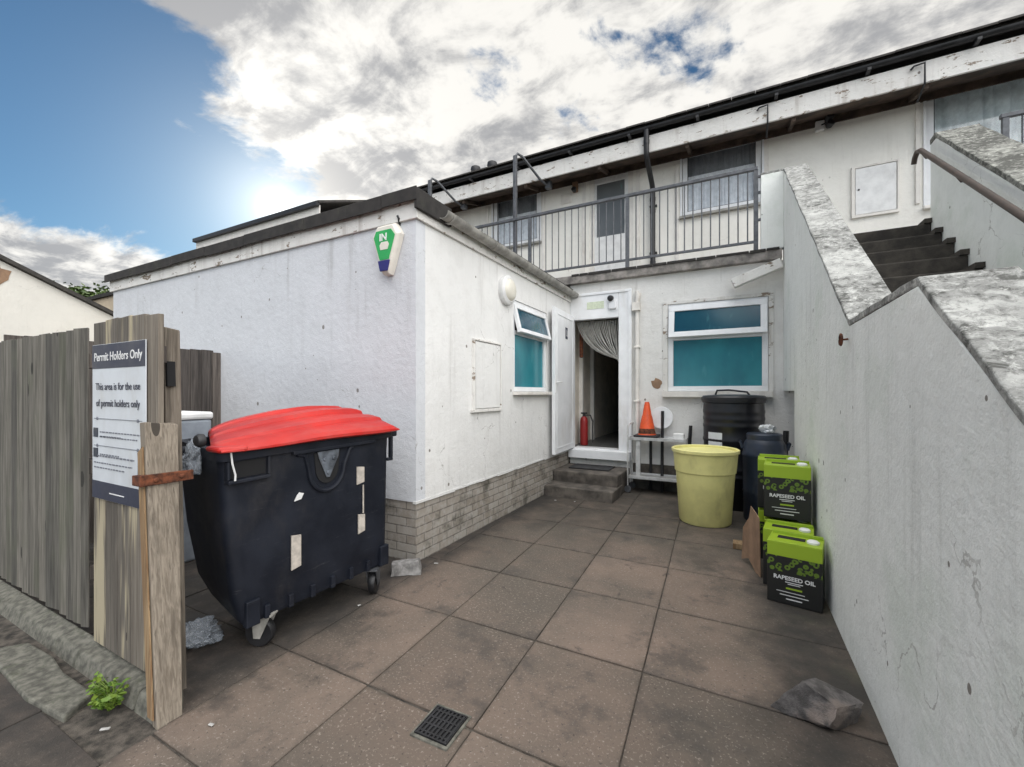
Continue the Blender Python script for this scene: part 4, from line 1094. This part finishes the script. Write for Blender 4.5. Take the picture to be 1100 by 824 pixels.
inner = [quad_ring(z,f0+.03,f1-.03,b0+.03,b1-.03,w0+.03,w1-.03,rd) for z,f0,f1,b0,b1,w0,w1,rd in reversed(lv)]
b.loft([rings[-1]]+inner, False, True)
bmesh.ops.remove_doubles(b.bm, verts=b.bm.verts[:], dist=1e-5)
body = b.build('body', M['bin_black'], wb, smooth=True)
# rim collar
b = MB(); b.loft([quad_ring(1.085,-.01,1.09,.10,1.07,-.022,.79,.07), quad_ring(1.14,-.015,1.095,.095,1.075,-.028,.795,.07), quad_ring(1.14,.02,1.06,.13,1.04,.012,.755,.06), quad_ring(1.085,.02,1.06,.13,1.04,.012,.755,.06), quad_ring(1.085,-.01,1.09,.10,1.07,-.022,.79,.07)], False, False)
b.build('rim', M['bin_black'], wb, smooth=True)
# front: handle pocket, lift plate recess, ribs at the foot
def fz(s, z): return z+.03*(s-.5)
b = MB()
def fbox(mb, s0,s1,z0,z1,w0,w1):
    mb.hexa([bp(s0,w0,fz(s0,z0)),bp(s1,w0,fz(s1,z0)),bp(s1,w1,fz(s1,z0)),bp(s0,w1,fz(s0,z0))],[bp(s0,w0,fz(s0,z1)),bp(s1,w0,fz(s1,z1)),bp(s1,w1,fz(s1,z1)),bp(s0,w1,fz(s0,z1))])
fbox(b,.03,.235,.965,.985,-.03,.02); fbox(b,.03,.045,.985,1.08,-.02,.02); fbox(b,.225,.24,.985,1.08,-.02,.02)
fbox(b,.36,.92,1.065,1.087,-.026,.01)
b.build('handle', M['bin_black'], wb, bevel=.005)
b = MB(); fbox(b,.05,.22,.99,1.075,-.002,.01); b.build('handle_pocket', M['dark'], wb)
# U-shaped raised collar around the lift plate
def u_path(sc, zc, rx_, rzz, n_=18):
    return [(sc+rx_*math.cos(a), zc+rzz*math.sin(a)) for a in [math.pi+math.pi*k/n_ for k in range(n_+1)]]
b = MB()
pth = [(.39,1.065),(.44,1.05)]+u_path(.58,.955,.115,.14)+[(.735,1.05),(.77,1.065)]
b.tube([bp(s,.0,fz(s,z)) for s,z in pth], .014, 8); b.build('lift_recess', M['bin_black'], wb, smooth=True)
b = MB(); b.prism([bp(s,-.004,fz(s,z)) for s,z in [(.495,1.055)]+u_path(.58,.955,.075,.095,12)+[(.665,1.055)]], ww*.012); b.build('recess_back', M['dark'], wb)
b = MB(); b.prism([bp(s,-.007,fz(s,z)) for s,z in [(.51,1.06),(.52,1.02),(.57,.895),(.59,.895),(.65,1.02),(.655,1.06)]], ww*-.006)
for s,z in ((.555,1.01),(.615,1.01),(.58,.925)): b.lathe([(.014,0),(.010,.008)], seg=10, M=Matrix.Translation(bp(s,-.013,fz(s,z)))@Matrix.Rotation(R(90),4,'Y'))
b.build('lift_plate', M['plate_grey'], wb, bevel=.002)
# side trunnions
for s,wd in ((-.035,.36),(1.10,.36)):
    b = MB(); b.tube([bp(s-.03,wd,1.115+.03*(s-.5)), bp(s+.06 if s>1 else s+.05,wd,1.115+.03*(s-.5))], .03, 14); b.build('trunnion', M['bin_black'], wb, smooth=True)
b = MB(); fbox(b,1.075,1.125,1.085,1.13,.0,.14); fbox(b,1.085,1.108,.93,1.085,.02,.05); fbox(b,1.06,1.108,.91,.932,.02,.05); b.build('side_handle', M['bin_black'], wb, bevel=.006)
b = MB()
for k in range(7): b = MB(); s=.22+k*.13; fbox(b,s,s+.028,.188,.26,.0,.03); b.build('foot_rib', M['bin_black'], wb, bevel=.004)
for s0_,s1_ in ((.125,.195),(.98,1.05)): b = MB(); fbox(b,s0_,s1_,.18,.32,-.003,.04); b.build('foot_block', M['bin_black'], wb, bevel=.006)
# lid: ridged curved shell
prof = [(-.060,1.128),(-.075,1.140),(-.074,1.158),(-.05,1.182),(.07,1.222),(.085,1.245),(.16,1.262),(.175,1.244),(.28,1.272),(.295,1.300),(.37,1.310),(.385,1.288),(.50,1.300),(.515,1.322),(.59,1.318),(.605,1.294),(.72,1.275),(.80,1.235),(.815,1.165)]
b = MB()
n_ = 28; top = []; bot = []
for k in range(n_+1):
    v = k/n_; s = -.015+1.10*v
    e = min(v,1-v); k_ = (1-math.exp(-e/.018)) if v >= .72 else (.06*(1-math.exp(-e/.02))+.94*min(1,v/.72)**.7)
    sag = .86+.14*(1-(2*v-1)**2)
    row = []
    for wd, z in prof:
        ins = (.06*(1-k_) if 0 < wd < .75 else 0)
        sh = .26*(1-v)**4*max(0,(wd-.05))/.7 if v < .5 else 0
        base = 1.14
        row.append(bp(s+sh, wd, base+(z-base)*(.35+.65*k_)*sag + .03*(s-.5) - .012*math.sin(v*9)*max(0,.1-wd)*2))
    top.append(row)
vt = [[b.bm.verts.new(p) for p in r_] for r_ in top]
for i in range(n_):
    for k in range(len(prof)-1):
        fc = b.bm.faces.new([vt[i][k],vt[i][k+1],vt[i+1][k+1],vt[i+1][k]]); fc[b.rl]=.5
lid = b.build('lid', M['lid_red'], wb, smooth=True)
lid.data.set_sharp_from_angle(angle=R(24))
sd = lid.modifiers.new('solid','SOLIDIFY'); sd.thickness=.012; sd.offset=-1
b = MB()
# red lid corner lugs with black knobs
b = MB(); b.loft([[bp(s,w_,z) for s,w_ in ((-.022,-.045),(.10,-.082),(.12,.02),(-.022,.10))] for z in (1.118,1.15)]); b.build('lid_lug', M['lid_red'], wb, bevel=.02, seg=3)
for wd in (.03,):
    b = MB(); b.lathe([(.032,0),(.034,.02),(.026,.032),(.008,.036)], seg=16, M=Matrix.Translation(bp(-.055 if wd < .2 else .08,wd,1.185 if wd<.2 else 1.2))@Matrix.Rotation(R(90),4,'X')); b.build('lid_knob', M['black_plastic'], wb, smooth=True)
# tape and stickers
for (s,z,w_,h_) in [(.36,.40,.055,.20),(.79,.80,.055,.12),(.80,.47,.05,.13)]:
    b = MB(); b.hexa([bp(s,-.004,fz(s,z)),bp(s+w_,-.004,fz(s,z+.012)),bp(s+w_,.004,fz(s,z+.012)),bp(s,.004,fz(s,z))],[bp(s,-.004,fz(s,z+h_)),bp(s+w_,-.004,fz(s,z+h_-.008)),bp(s+w_,.004,fz(s,z+h_-.008)),bp(s,.004,fz(s,z+h_))]); 
    o_ = b.build('tape', M['tape'], wb)
b = MB(); fbox(b,.835,.842,.60,.79,-.004,.004); b.build('tape', M['tape'], wb)
b = MB(); b.prism([bp(s,-.006,fz(s,z)) for s,z in [(.375,.795),(.415,.80),(.43,.83),(.405,.84),(.39,.825)]], ww*.006); b.build('tape', M['white'], wb)
b = MB(); b.tube([bp(.04,-.03,1.13),bp(.045,-.035,1.06),bp(.06,-.033,1.0),bp(.058,-.034,.97)], .005, 6); b.build('cable_tie', M['white'], wb)
# castors
def castor(s, wd, rotz):
    p = bp(s, wd, 0); m = Matrix.Translation(p)@Matrix.Rotation(rotz,4,'Z')
    b = MB(); b.lathe([(.025,-.024),(.074,-.024),(.08,-.015),(.08,.015),(.074,.024),(.025,.024)], seg=24, M=m@Matrix.Translation((0,0,.08))@Matrix.Rotation(R(90),4,'X'))
    c = b.build('castor', M['black_plastic'], wb, smooth=True)
    b = MB()
    for sgn_ in (-1,1):
        b.hexa([m@Vector(q) for q in ((-.02,sgn_*.034-.004,.055),(.02,sgn_*.034-.004,.055),(.02,sgn_*.034+.004,.07),(-.02,sgn_*.034+.004,.07))],[m@Vector(q) for q in ((-.03,sgn_*.034-.004,.178),(.075,sgn_*.034-.004,.178),(.075,sgn_*.034+.004,.178),(-.03,sgn_*.034+.004,.178))])
    b.box(-.04,.085,-.045,.045,.178,.19,m)
    b.build('fork', M['gutter_grey'] if s < .4 else M['steel_dark'], c, bevel=.002)
castor(.24,.09,R(25)); castor(.98,.07,R(-60)); castor(.36,.42,R(10)); castor(.92,.42,R(40))

def crumple(name, label, cat, c, size, mat, seed, flat=1.0, grp=None):
    b = MB(); bmesh.ops.create_icosphere(b.bm, subdivisions=5, radius=1)
    S = Vector((seed*1.3, seed*.7, seed*2.1))
    for v in b.bm.verts:
        p = v.co.copy()
        w = p + .45*Vector((noise.noise(p*2.1+S), noise.noise(p*2.1+S*2), noise.noise(p*2.1+S*3)))
        r1 = 1-abs(noise.noise(w*2.2+S))*2; r2 = 1-abs(noise.noise(w*5.1+S))*2; r3 = 1-abs(noise.noise(w*11+S))*2
        q = p*(.62+.42*noise.noise(p*1.3+S)+.30*r1*r1+.07*r2)
        v.co = Vector((q.x*size[0], q.y*size[1], max(q.z,-.7)*size[2]))+Vector(c)
    o = b.build(name, mat, smooth='all'); rebase(o); o.location.z = max(o.location.z, .001)
    return tag(o, label, cat, grp)
crumple('polythene_bag', 'crumpled clear polythene bag on the slabs behind the gate post', 'bag', (-2.70,1.32,.05), (.15,.12,.07), M['bag'], 2)
bg = crumple('polythene_bag', 'grey polythene bag trapped under the lid at the near end of the bin', 'bag', (-2.60,1.25,1.06), (.07,.06,.11), M['bag'], 5)
b = MB(); b.box(-4.52,-4.06,1.7,2.1,.0,1.19); cab = thing('white_cabinet', 'white cabinet standing behind the bin, only its top in view', 'cabinet', (-4.3,1.9,0)); b.build('carcass', M['cabinet'], cab, bevel=.02)
b = MB(); b.box(-4.54,-4.05,1.68,2.11,1.192,1.255); b.build('top', M['white'], cab, bevel=.02)
# loose concrete block by the corner
b = MB(); mm = Matrix.Translation((-2.30,2.60,0))@Matrix.Rotation(R(35),4,'Z')
b.hexa([mm@Vector(p) for p in ((-.11,-.06,0),(.12,-.055,0),(.11,.06,0),(-.12,.05,0))],[mm@Vector(p) for p in ((-.10,-.05,.085),(.10,-.045,.10),(.095,.05,.095),(-.11,.045,.08))])
bmesh.ops.subdivide_edges(b.bm, edges=b.bm.edges[:], cuts=4, use_grid_fill=True)
for v in b.bm.verts: v.co += Vector((noise.noise(v.co*14),noise.noise(v.co*14+Vector((5,0,0))),noise.noise(v.co*14+Vector((0,5,0)))*.5))*.012
o = b.build('concrete_block', M['blockstone'], smooth=True); rebase(o); o.location.z=0; tag(o, 'chipped grey concrete block at the foot of the extension corner', 'block')

# ------------------------------------------------------------------ things along the back wall
tr = thing('steel_trolley', 'low stainless steel two shelf trolley against the back wall', 'trolley', (-.98,6.33,0))
TX0,TX1,TY0,TY1 = -1.36,-.58,6.16,6.46
for z in (.78,.235):
    b = MB(); b.box(TX0+.02,TX1-.02,TY0+.01,TY1-.01,z-.012,z-.004); b.box(TX0+.02,TX1-.02,TY0,TY0+.01,z-.03,z+.012); b.box(TX0+.02,TX1-.02,TY1-.01,TY1,z-.03,z+.012); b.box(TX0+.01,TX0+.02,TY0,TY1,z-.03,z+.012); b.box(TX1-.02,TX1-.01,TY0,TY1,z-.03,z+.012); b.build('shelf', M['stainless'], tr, bevel=.002)
for y in (TY0,TY1):
    b = MB(); b.tube([(TX1,y,.10),(TX1,y,.80)],.012,8); b.build('leg', M['stainless'], tr, smooth=True)
b = MB(); b.tube([(TX0,TY0,.10),(TX0,TY0,.94),(TX0+.02,TY0+.02,.98),(TX0+.02,TY1-.02,.98),(TX0,TY1,.94),(TX0,TY1,.10)],.012,8); b.build('handle_frame', M['stainless'], tr, smooth=True)
b = MB(); b.box(TX0+.11,TX0+.17,TY0+.02,TY0+.05,.25,.765); b.build('brace', M['stainless'], tr)
for x in (TX0,TX1):
    for y in (TY0,TY1):
        b = MB(); b.lathe([(.02,-.012),(.045,-.012),(.05,0),(.045,.012),(.02,.012)], seg=16, M=Matrix.Translation((x,y,.05))@Matrix.Rotation(R(90),4,'X')); b.box(x-.012,x+.012,y-.02,y+.02,.07,.105); b.build('castor', M['steel_dark'], tr, smooth=True)
cn = thing('traffic_cone', 'faded orange traffic cone standing on the steel trolley', 'cone', (-1.12,6.31,.79))
o = Vector(cn.location)
b = MB(); b.box(o.x-.165,o.x+.165,o.y-.14,o.y+.14,o.z+.001,o.z+.035); b.build('base', M['black_plastic'], cn, bevel=.012)
b = MB(); b.lathe([(.125,.034),(.118,.05),(.072,.29),(.068,.30),(.064,.31),(.035,.48),(.028,.50)], tuple(o), 28); b.build('body', M['orange'], cn, smooth=True)
b = MB(); b.lathe([(.1205,.052),(.1035,.125)], tuple(o), 28, cap0=False, cap1=False); b.build('dirt_band', M['rust'], cn, smooth=True)
b = MB(); mm = Matrix.Translation((-.945,6.45,1.06))@Matrix.Rotation(R(83),4,'X'); b.lathe([(.155,0),(.16,.006),(.155,.012)], seg=32, M=mm)
pt = b.build('round_plate', M['foam'], bevel=0, smooth=True); tag(pt, 'round white plastic plate leaning on the wall behind the cone', 'plate')
b = MB(); b.tube([(-.93,6.40,.0),(-.925,6.43,1.16)],.022,8); tag(rebase(b.build('black_stake', M['black_plastic'])), 'tall black stake behind the trolley beside the round plate', 'stake', 'black stakes behind the trolley')
b = MB(); b.tube([(-.60,6.36,.0),(-.555,6.47,.96)],.024,8); tag(rebase(b.build('black_stake', M['black_plastic'])), 'black stake at the right end of the trolley, nearest the yellow bin', 'stake', 'black stakes behind the trolley')
b = MB(); b.tube([(-1.10,6.49,.0),(-1.10,6.495,.74)],.020,8); tag(rebase(b.build('black_stake', M['black_plastic'])), 'short black stake behind the trolley, below the traffic cone', 'stake', 'black stakes behind the trolley')
b = MB(); b.box(-.76,-.62,6.22,6.36,.777,.86); tag(rebase(b.build('white_tub', M['white'], bevel=.012)), 'small white tub at the right end of the trolley top', 'tub')

yb = thing('yellow_bin', 'tall round pale yellow plastic bin with its lid sunk in the rim', 'bin', (-.30,5.19,0))
o = Vector(yb.location)
b = MB(); b.lathe([(.252,0),(.265,.015),(.300,.54),(.303,.555),(.312,.56),(.328,.75),(.332,.765),(.345,.77),(.347,.80),(.335,.808),(.322,.80),(.318,.74)], tuple(o), 56, cap1=False); b.build('body', M['yellow'], yb, smooth=True)
b = MB(); b.lathe([(.316,.74),(.318,.775),(.30,.782),(.285,.774),(.20,.770),(.02,.768)], tuple(o), 56, cap0=False); b.build('lid', M['yellow'], yb, smooth=True)
wbt = thing('water_butt', 'tall ribbed black water butt below the teal window', 'water butt', (-.025,6.11,0))
o = Vector(wbt.location)
pr = [(.31,0),(.33,.03)]
for k in range(13):
    z=.10+k*.088
    if z > .95 or k in (3,4,8): pr += [(.335+.012*k/12,z),(.352,z+.018),(.352,z+.04),(.338+.01*k/12,z+.058)]
pr += [(.345,1.29),(.36,1.30),(.36,1.33)]
b = MB(); b.lathe(pr, tuple(o), 48); b.build('barrel', M['butt'], wbt, smooth=True)
b = MB(); b.lathe([(.37,1.325),(.372,1.36),(.35,1.385),(.15,1.40),(.02,1.40)], tuple(o), 48); b.build('lid', M['butt'], wbt, smooth=True)
b = MB(); b.tube([o+Vector((-.20,-.1,1.395)),o+Vector((-.18,-.1,1.45)),o+Vector((-.05,-.1,1.455)),o+Vector((.15,-.1,1.43)),o+Vector((.18,-.1,1.39))],.012,8); b.build('handle', M['butt'], wbt, smooth=True)
b = MB(); 
for k in range(8):
    a0 = R(218+k*4); a1 = R(218+(k+1)*4); rr=.350
    b.hexa([o+Vector((rr*math.cos(a0),rr*math.sin(a0),.74)),o+Vector((rr*math.cos(a1),rr*math.sin(a1),.74)),o+Vector((.33*math.cos(a1),.33*math.sin(a1),.74)),o+Vector((.33*math.cos(a0),.33*math.sin(a0),.74))],[o+Vector((rr*math.cos(a0),rr*math.sin(a0),.93)),o+Vector((rr*math.cos(a1),rr*math.sin(a1),.93)),o+Vector((.33*math.cos(a1),.33*math.sin(a1),.93)),o+Vector((.33*math.cos(a0),.33*math.sin(a0),.93))])
b.build('paper_label', M['foam'], wbt)
bd = thing('blue_drum', 'dark blue plastic drum between the water butt and the stair wall', 'drum', (.285,5.52,0))
o = Vector(bd.location)
b = MB(); b.lathe([(.19,0),(.205,.03),(.21,.30),(.216,.32),(.21,.34),(.213,.70),(.22,.715),(.22,.745),(.213,.76),(.205,.85),(.175,.905),(.16,.92)], tuple(o), 44); b.build('body', M['navy'], bd, smooth=True)
b = MB(); b.lathe([(.178,.905),(.178,.955),(.165,.97),(.02,.975)], tuple(o), 40); b.build('lid', M['navy'], bd, smooth=True)
b = MB()
for sg in (-1,1): b.tube([o+Vector((sg*.216,-.06,.80)),o+Vector((sg*.236,-.06,.87)),o+Vector((sg*.236,.06,.87)),o+Vector((sg*.216,.06,.80))],.014,8)
b.build('handle', M['navy'], bd, smooth=True)
crumple('plastic_sheet', 'crumpled scrap of pale plastic on top of the blue drum', 'plastic scrap', (.32,5.55,1.02), (.09,.07,.06), M['foam'], 9)
bpy.data.objects['plastic_sheet'].location.z = .974
b = MB(); b.tube([(.47,5.70,0),(.52,5.84,.98)],.03,8); tag(rebase(b.build('black_pipe', M['black_plastic'])), 'black pipe leaning in the corner behind the blue drum', 'pipe')
# rapeseed oil cartons
def make_carton():
    t = thing('oil_carton', '', 'carton')
    W_,D_,H_ = .31,.235,.415
    b = MB(); b.box(-W_/2,W_/2,0,D_,0,H_); b.build('box', M['carton'], t, bevel=.005)
    b = MB(); b.box(-W_/2+.05,W_/2-.10,.085,.15,H_+.0003,H_+.002); b.build('handle_slot', M['dark'], t)
    b = MB(); b.box(-W_/2+.012,W_/2-.005,.19,.205,H_+.0005,H_+.022); b.build('top_flap', M['lime'], t, bevel=.002)
    b = MB(); b.lathe([(.036,0),(.036,.012),(.026,.02)], (W_/2-.055,.085,H_), 20); b.build('spout_cap', M['white'], t, smooth=True)
    b = MB(); add_mesh(b, text_mb('RAPESEED OIL', .037, Matrix.Translation((0,-.0015,.165))@Matrix.Rotation(R(90),4,'X'), .0015, bold=.0010))
    for (z,w_,h_) in ((.148,.05,.005),(.137,.035,.004),(.082,.10,.004),(.060,.08,.005),(.035,.045,.007)): b.box(-w_,w_ if z != .082 else w_*.6,-.0016,-.0003,z,z+h_)
    add_mesh(b, text_mb('20L', .018, Matrix.Translation((.085,-.0015,.03))@Matrix.Rotation(R(90),4,'X'), .0015)) if False else None
    b.build('lettering', M['white'], t)
    b = MB(); b.box(-.045,.045,-.0018,-.0003,.105,.116); b.build('colour_mark', M['lime'], t)
    for c in children(t): c.matrix_parent_inverse = Matrix()
    return t
ct = make_carton()
cart = [((.345,3.385,0),-11,'lime and black rapeseed oil carton nearest the camera, on the ground by the stair wall'),
        ((.335,3.66,0),-8,'rapeseed oil carton on the ground between the nearest carton and the stack of two'),
        ((.36,3.94,0),-3,'lower rapeseed oil carton of the middle stack, mostly hidden by the ground cartons'),
        ((.355,3.93,.437),-5,'upper rapeseed oil carton of the middle stack, its lettered front in full view'),
        ((.33,4.23,0),-2,'lower rapeseed oil carton of the rear stack, at the back by the cardboard'),
        ((.325,4.22,.437),-3,'upper rapeseed oil carton of the rear stack, only its lime top showing')]
for i,(l,a,lab) in enumerate(cart):
    o = ct if i == 0 else copy_tree(ct)
    o.location = l; o.rotation_euler.z = R(a); o['label'] = lab; o['group'] = 'rapeseed oil cartons by the stair wall'
# folded cardboard
b = MB()
def sheet(pts, th=.006):
    n_ = (Vector(pts[1])-Vector(pts[0])).cross(Vector(pts[2])-Vector(pts[0])).normalized()*th; b.prism(pts, n_)
sheet([(.175,3.80,.0),(.165,3.78,.46),(.15,3.86,.47),(.145,3.90,.0)])
sheet([(.145,3.90,.0),(.15,3.86,.47),(.115,3.98,.50),(.105,4.02,.40),(.10,4.02,.06)])
sheet([(.10,4.02,.06),(.105,4.02,.40),(.06,4.06,.30),(.05,4.10,.02)])
tag(b.build('folded_cardboard', M['card'], bevel=.001), 'folded brown cardboard leaning at the left of the oil cartons', 'cardboard')
b = MB(); b.box(-.02,.10,4.38,4.50,0,.05); tag(rebase(b.build('wood_scrap', M['wood_fresh'], bevel=.004)), 'small wood offcut on the slabs beside the folded cardboard', 'wood scrap')

# rock
b = MB(); bmesh.ops.create_icosphere(b.bm, subdivisions=4, radius=1)
for v in b.bm.verts:
    p = v.co.copy(); q = p.copy()
    for k in range(9):
        d = Vector((math.sin(k*2.4+.3),math.cos(k*1.7),math.sin(k*.9+.8)*.8)).normalized(); h_ = .62+.16*math.sin(k*5.1)
        e = q.dot(d)
        if e > h_: q -= d*(e-h_)*.92
    lay = (p.z*5+p.x*1.5+noise.noise(p*2)*.8); q *= 1+.07*noise.noise(p*3)+.045*noise.noise(p*7)+.02*noise.noise(p*15)-.03*abs(lay-round(lay))
    v.co = Vector((q.x*.215, q.y*.135, max(q.z,-.45)*.125))
o = b.build('rock', M['rock'], smooth=True); o.rotation_euler.z = R(12)
o.location = (.335,2.30,.054); tag(o, 'jagged dark grey rock lying on the slabs by the stair wall', 'rock')

# drain
dn = thing('drain_cover', 'small square black drain grating set in the slabs', 'drain', (-1.11,1.475,0))
o = Vector(dn.location); m = Matrix.Translation(o)@Matrix.Rotation(R(2),4,'Z')
b = MB(); 
for (x0,x1,y0,y1) in [(-.092,.092,-.098,-.084),(-.092,.092,.084,.098),(-.092,-.08,-.084,.084),(.08,.092,-.084,.084)]: b.box(x0,x1,y0,y1,-.03,.006,m)
b.build('surround', M['kerb'], dn, bevel=.003)
b = MB(); b.box(-.08,.08,-.084,.084,.0025,.0035,m); b.build('pit', M['dark'], dn)
b = MB()
for k in range(8): x=-.078+.0195*k+.005; b.box(x,x+.009,-.076,.076,.004,.010,m)
for k in range(4): y=-.06+.04*k; b.box(-.076,.076,y-.004,y+.004,.0036,.0095,m)
b.box(-.079,.079,-.083,-.076,.004,.011,m); b.box(-.079,.079,.076,.083,.004,.011,m); b.box(-.079,-.076,-.076,.076,.004,.011,m); b.box(.076,.079,-.076,.076,.004,.011,m)
b.build('grating', M['black_plastic'], dn)

# litter
for i,(x,y,a,l,lab) in enumerate([(-2.35,.80,40,.05,'white paper scrap on the slabs in front of the gate post'),(-1.98,1.02,10,.035,'tiny white scrap on the slabs right of the gate post'),(-2.22,2.05,70,.03,'tiny white scrap in front of the bin foot'),(-2.20,2.85,20,.05,'white scrap beside the plinth corner and concrete block'),(-2.1,5.25,15,.04,'white scrap at the left end of the lower door step'),(-1.85,5.3,60,.035,'white scrap in front of the lower door step')]):
    b = MB(); mm = Matrix.Translation((x,y,.004))@Matrix.Rotation(R(a),4,'Z')@Matrix.Rotation(R(5),4,'X'); b.box(-l*.35,l*.35,-.006,.006,0,.005,mm)
    tag(rebase(b.build('litter_scrap', M['litter'], bevel=.002)), lab, 'litter', 'scraps of litter on the slabs')

# ------------------------------------------------------------------ camera
cam = bpy.data.objects.new('camera', bpy.data.cameras.new('camera')); COL.objects.link(cam)
cam.location = (0,0,1.42); cam.rotation_euler = (R(90),0,R(27.6))
cam.data.sensor_width = 36; cam.data.lens = 459/1100*36; cam.data.shift_y = 10/1100
cam.data.clip_start=.05; cam.data.clip_end = 600
scene.camera = cam

# ------------------------------------------------------------------ sky and sun
SUN = Vector((-.946,.634,.43)).normalized()
el = math.asin(SUN.z); az = math.atan2(SUN.x, SUN.y)
world = bpy.data.worlds.new('World'); scene.world = world; world.use_nodes = True
wt = world.node_tree; wt.nodes.clear()
class WN(NT):
    def __init__(s): s.t = wt; s.n = wt.nodes; s.l = wt.links
W = WN()
out = W.n.new('ShaderNodeOutputWorld'); bg = W.n.new('ShaderNodeBackground'); W.l.new(bg.outputs[0], out.inputs[0])
sky = W.n.new('ShaderNodeTexSky'); sky.sky_type='NISHITA'; sky.sun_disc=False; sky.sun_elevation=el; sky.sun_rotation=az; sky.air_density=1.0; sky.dust_density=.15; sky.ozone_density=2.0
tc = W.n.new('ShaderNodeTexCoord'); D = tc.outputs['Generated']
def dot(v):
    n = W.n.new('ShaderNodeVectorMath'); n.operation='DOT_PRODUCT'; W.l.new(D, n.inputs[0]); n.inputs[1].default_value = v; return n.outputs['Value']
def sdir(u, v): return Vector((u*.8862-.4633, u*.4633+.8862, v)).normalized()    # sky directions in the main heading's frame
x,y,z = W.xyz(D)
den = W.math('ADD', W.math('MAXIMUM', z, 0.0), .16)
cb = W.n.new('ShaderNodeCombineXYZ'); W.l.new(W.math('DIVIDE', x, den), cb.inputs[0]); W.l.new(W.math('DIVIDE', y, den), cb.inputs[1])
UV = cb.outputs[0]
# cloud deck to the right of one great circle, a low bank below another
n1 = sdir(-.83,.80).cross(sdir(-.50,.44)).normalized()
if n1.dot(sdir(.1,.8)) < 0: n1 = -n1
n2 = sdir(-1.198,.445).cross(sdir(-.775,.335)).normalized()
if n2.dot(sdir(-1.0,.2)) < 0: n2 = -n2
nA = W.noise(UV, 2.3, 12, .62, .25); nB = W.noise(W.map(UV, (1,2.6,1), (3,1,0), (0,0,.9)), 1.9, 10, .62, .2); nC = W.noise(W.map(UV, (1,1,1), (7,4,0)), 1.3, 5, .55, .3)
nD = W.noise(W.map(UV, (1.5,1,1), (2,9,0), (0,0,.5)), 5.5, 9, .62, .3)
s1 = W.math('ADD', dot(n1), W.math('ADD', W.math('MULTIPLY', W.math('SUBTRACT', nA, .5), .45), W.math('MULTIPLY', W.math('SUBTRACT', nD, .5), .16)))
m1 = W.ss(s1, .0, .07)
gap = W.ss(W.math('ADD', W.math('ADD', W.math('MULTIPLY', nC, .8), W.math('MULTIPLY', nA, .5)), W.math('MULTIPLY', nD, .25)), .565, .645)
m1 = W.math('MULTIPLY', m1, gap)
s2 = W.math('ADD', dot(n2), W.math('MULTIPLY', W.math('SUBTRACT', nB, .5), .15))
m2 = W.math('MULTIPLY', W.ss(s2, .0, .03), .97)
mask = W.math('MAXIMUM', m1, m2)
ds_ = W.math('MAXIMUM', dot(SUN), 0.0)
halo = W.math('MULTIPLY', W.math('POWER', ds_, 30.0), .35)
halo2 = W.math('ADD', W.math('MULTIPLY', W.math('POWER', ds_, 2600.0), 1.0), W.math('ADD', W.math('MULTIPLY', W.math('POWER', ds_, 260.0), .55), W.math('MULTIPLY', W.math('POWER', ds_, 50.0), .26)))
nE = W.noise(W.map(UV, (1,1.6,1), (11,4,0), (0,0,.4)), 3.6, 10, .62, .35)
shade = W.ss(W.math('ADD', W.math('MULTIPLY', nC, .25), W.math('ADD', W.math('MULTIPLY', nE, .6), W.math('MULTIPLY', nD, .25))), .47, .63)
ccol = W.mix(shade, (1.10,1.075,1.02), (.47,.475,.49))
# unseen clouds behind the camera, boosted as fill for the shaded walls
front = W.ss(dot(Vector((.30,-.80,.48)).normalized()), -.15, .75, 1.0, 4.9)
lum = W.math('ADD', front, halo)
vm = W.n.new('ShaderNodeVectorMath'); vm.operation='SCALE'; W.l.new(ccol, vm.inputs[0]); W.l.new(lum, vm.inputs['Scale'])
fc_ = W.mix(W.ss(front, 1.0, 4.9), (1,1,1), (.99,1.0,1.03), 'MIX')
vm2 = W.mix(1.0, vm.outputs[0], fc_, 'MULTIPLY')
SK = W.n.new('ShaderNodeVectorMath'); SK.operation='SCALE'; W.l.new(W.mix(1.0, sky.outputs[0], (.62,.90,1.04), 'MULTIPLY'), SK.inputs[0]); SK.inputs['Scale'].default_value = .088
CL = W.mix(mask, SK.outputs[0], vm2)
gl = W.n.new('ShaderNodeVectorMath'); gl.operation='SCALE'; gl.inputs[0].default_value = (1,.93,.78); W.l.new(halo2, gl.inputs['Scale'])
ad = W.n.new('ShaderNodeVectorMath'); ad.operation='ADD'; W.l.new(CL, ad.inputs[0]); W.l.new(gl.outputs[0], ad.inputs[1]); CL = ad.outputs[0]
W.l.new(CL, bg.inputs['Color']); bg.inputs['Strength'].default_value = 1.0

sun = bpy.data.objects.new('sun', bpy.data.lights.new('sun','SUN')); COL.objects.link(sun)
sun.data.energy = 1.0; sun.data.angle = R(12); sun.data.color = (1,.93,.82)
sun.rotation_euler = (-SUN).to_track_quat('-Z','Y').to_euler(); sun.location = (-20,14,12)

scene.view_settings.view_transform='Standard'; scene.view_settings.look='None'; scene.view_settings.gamma=1; scene.view_settings.exposure=-.17
scene.render.engine='CYCLES'
scene.cycles.max_bounces=6; scene.cycles.transparent_max_bounces=8
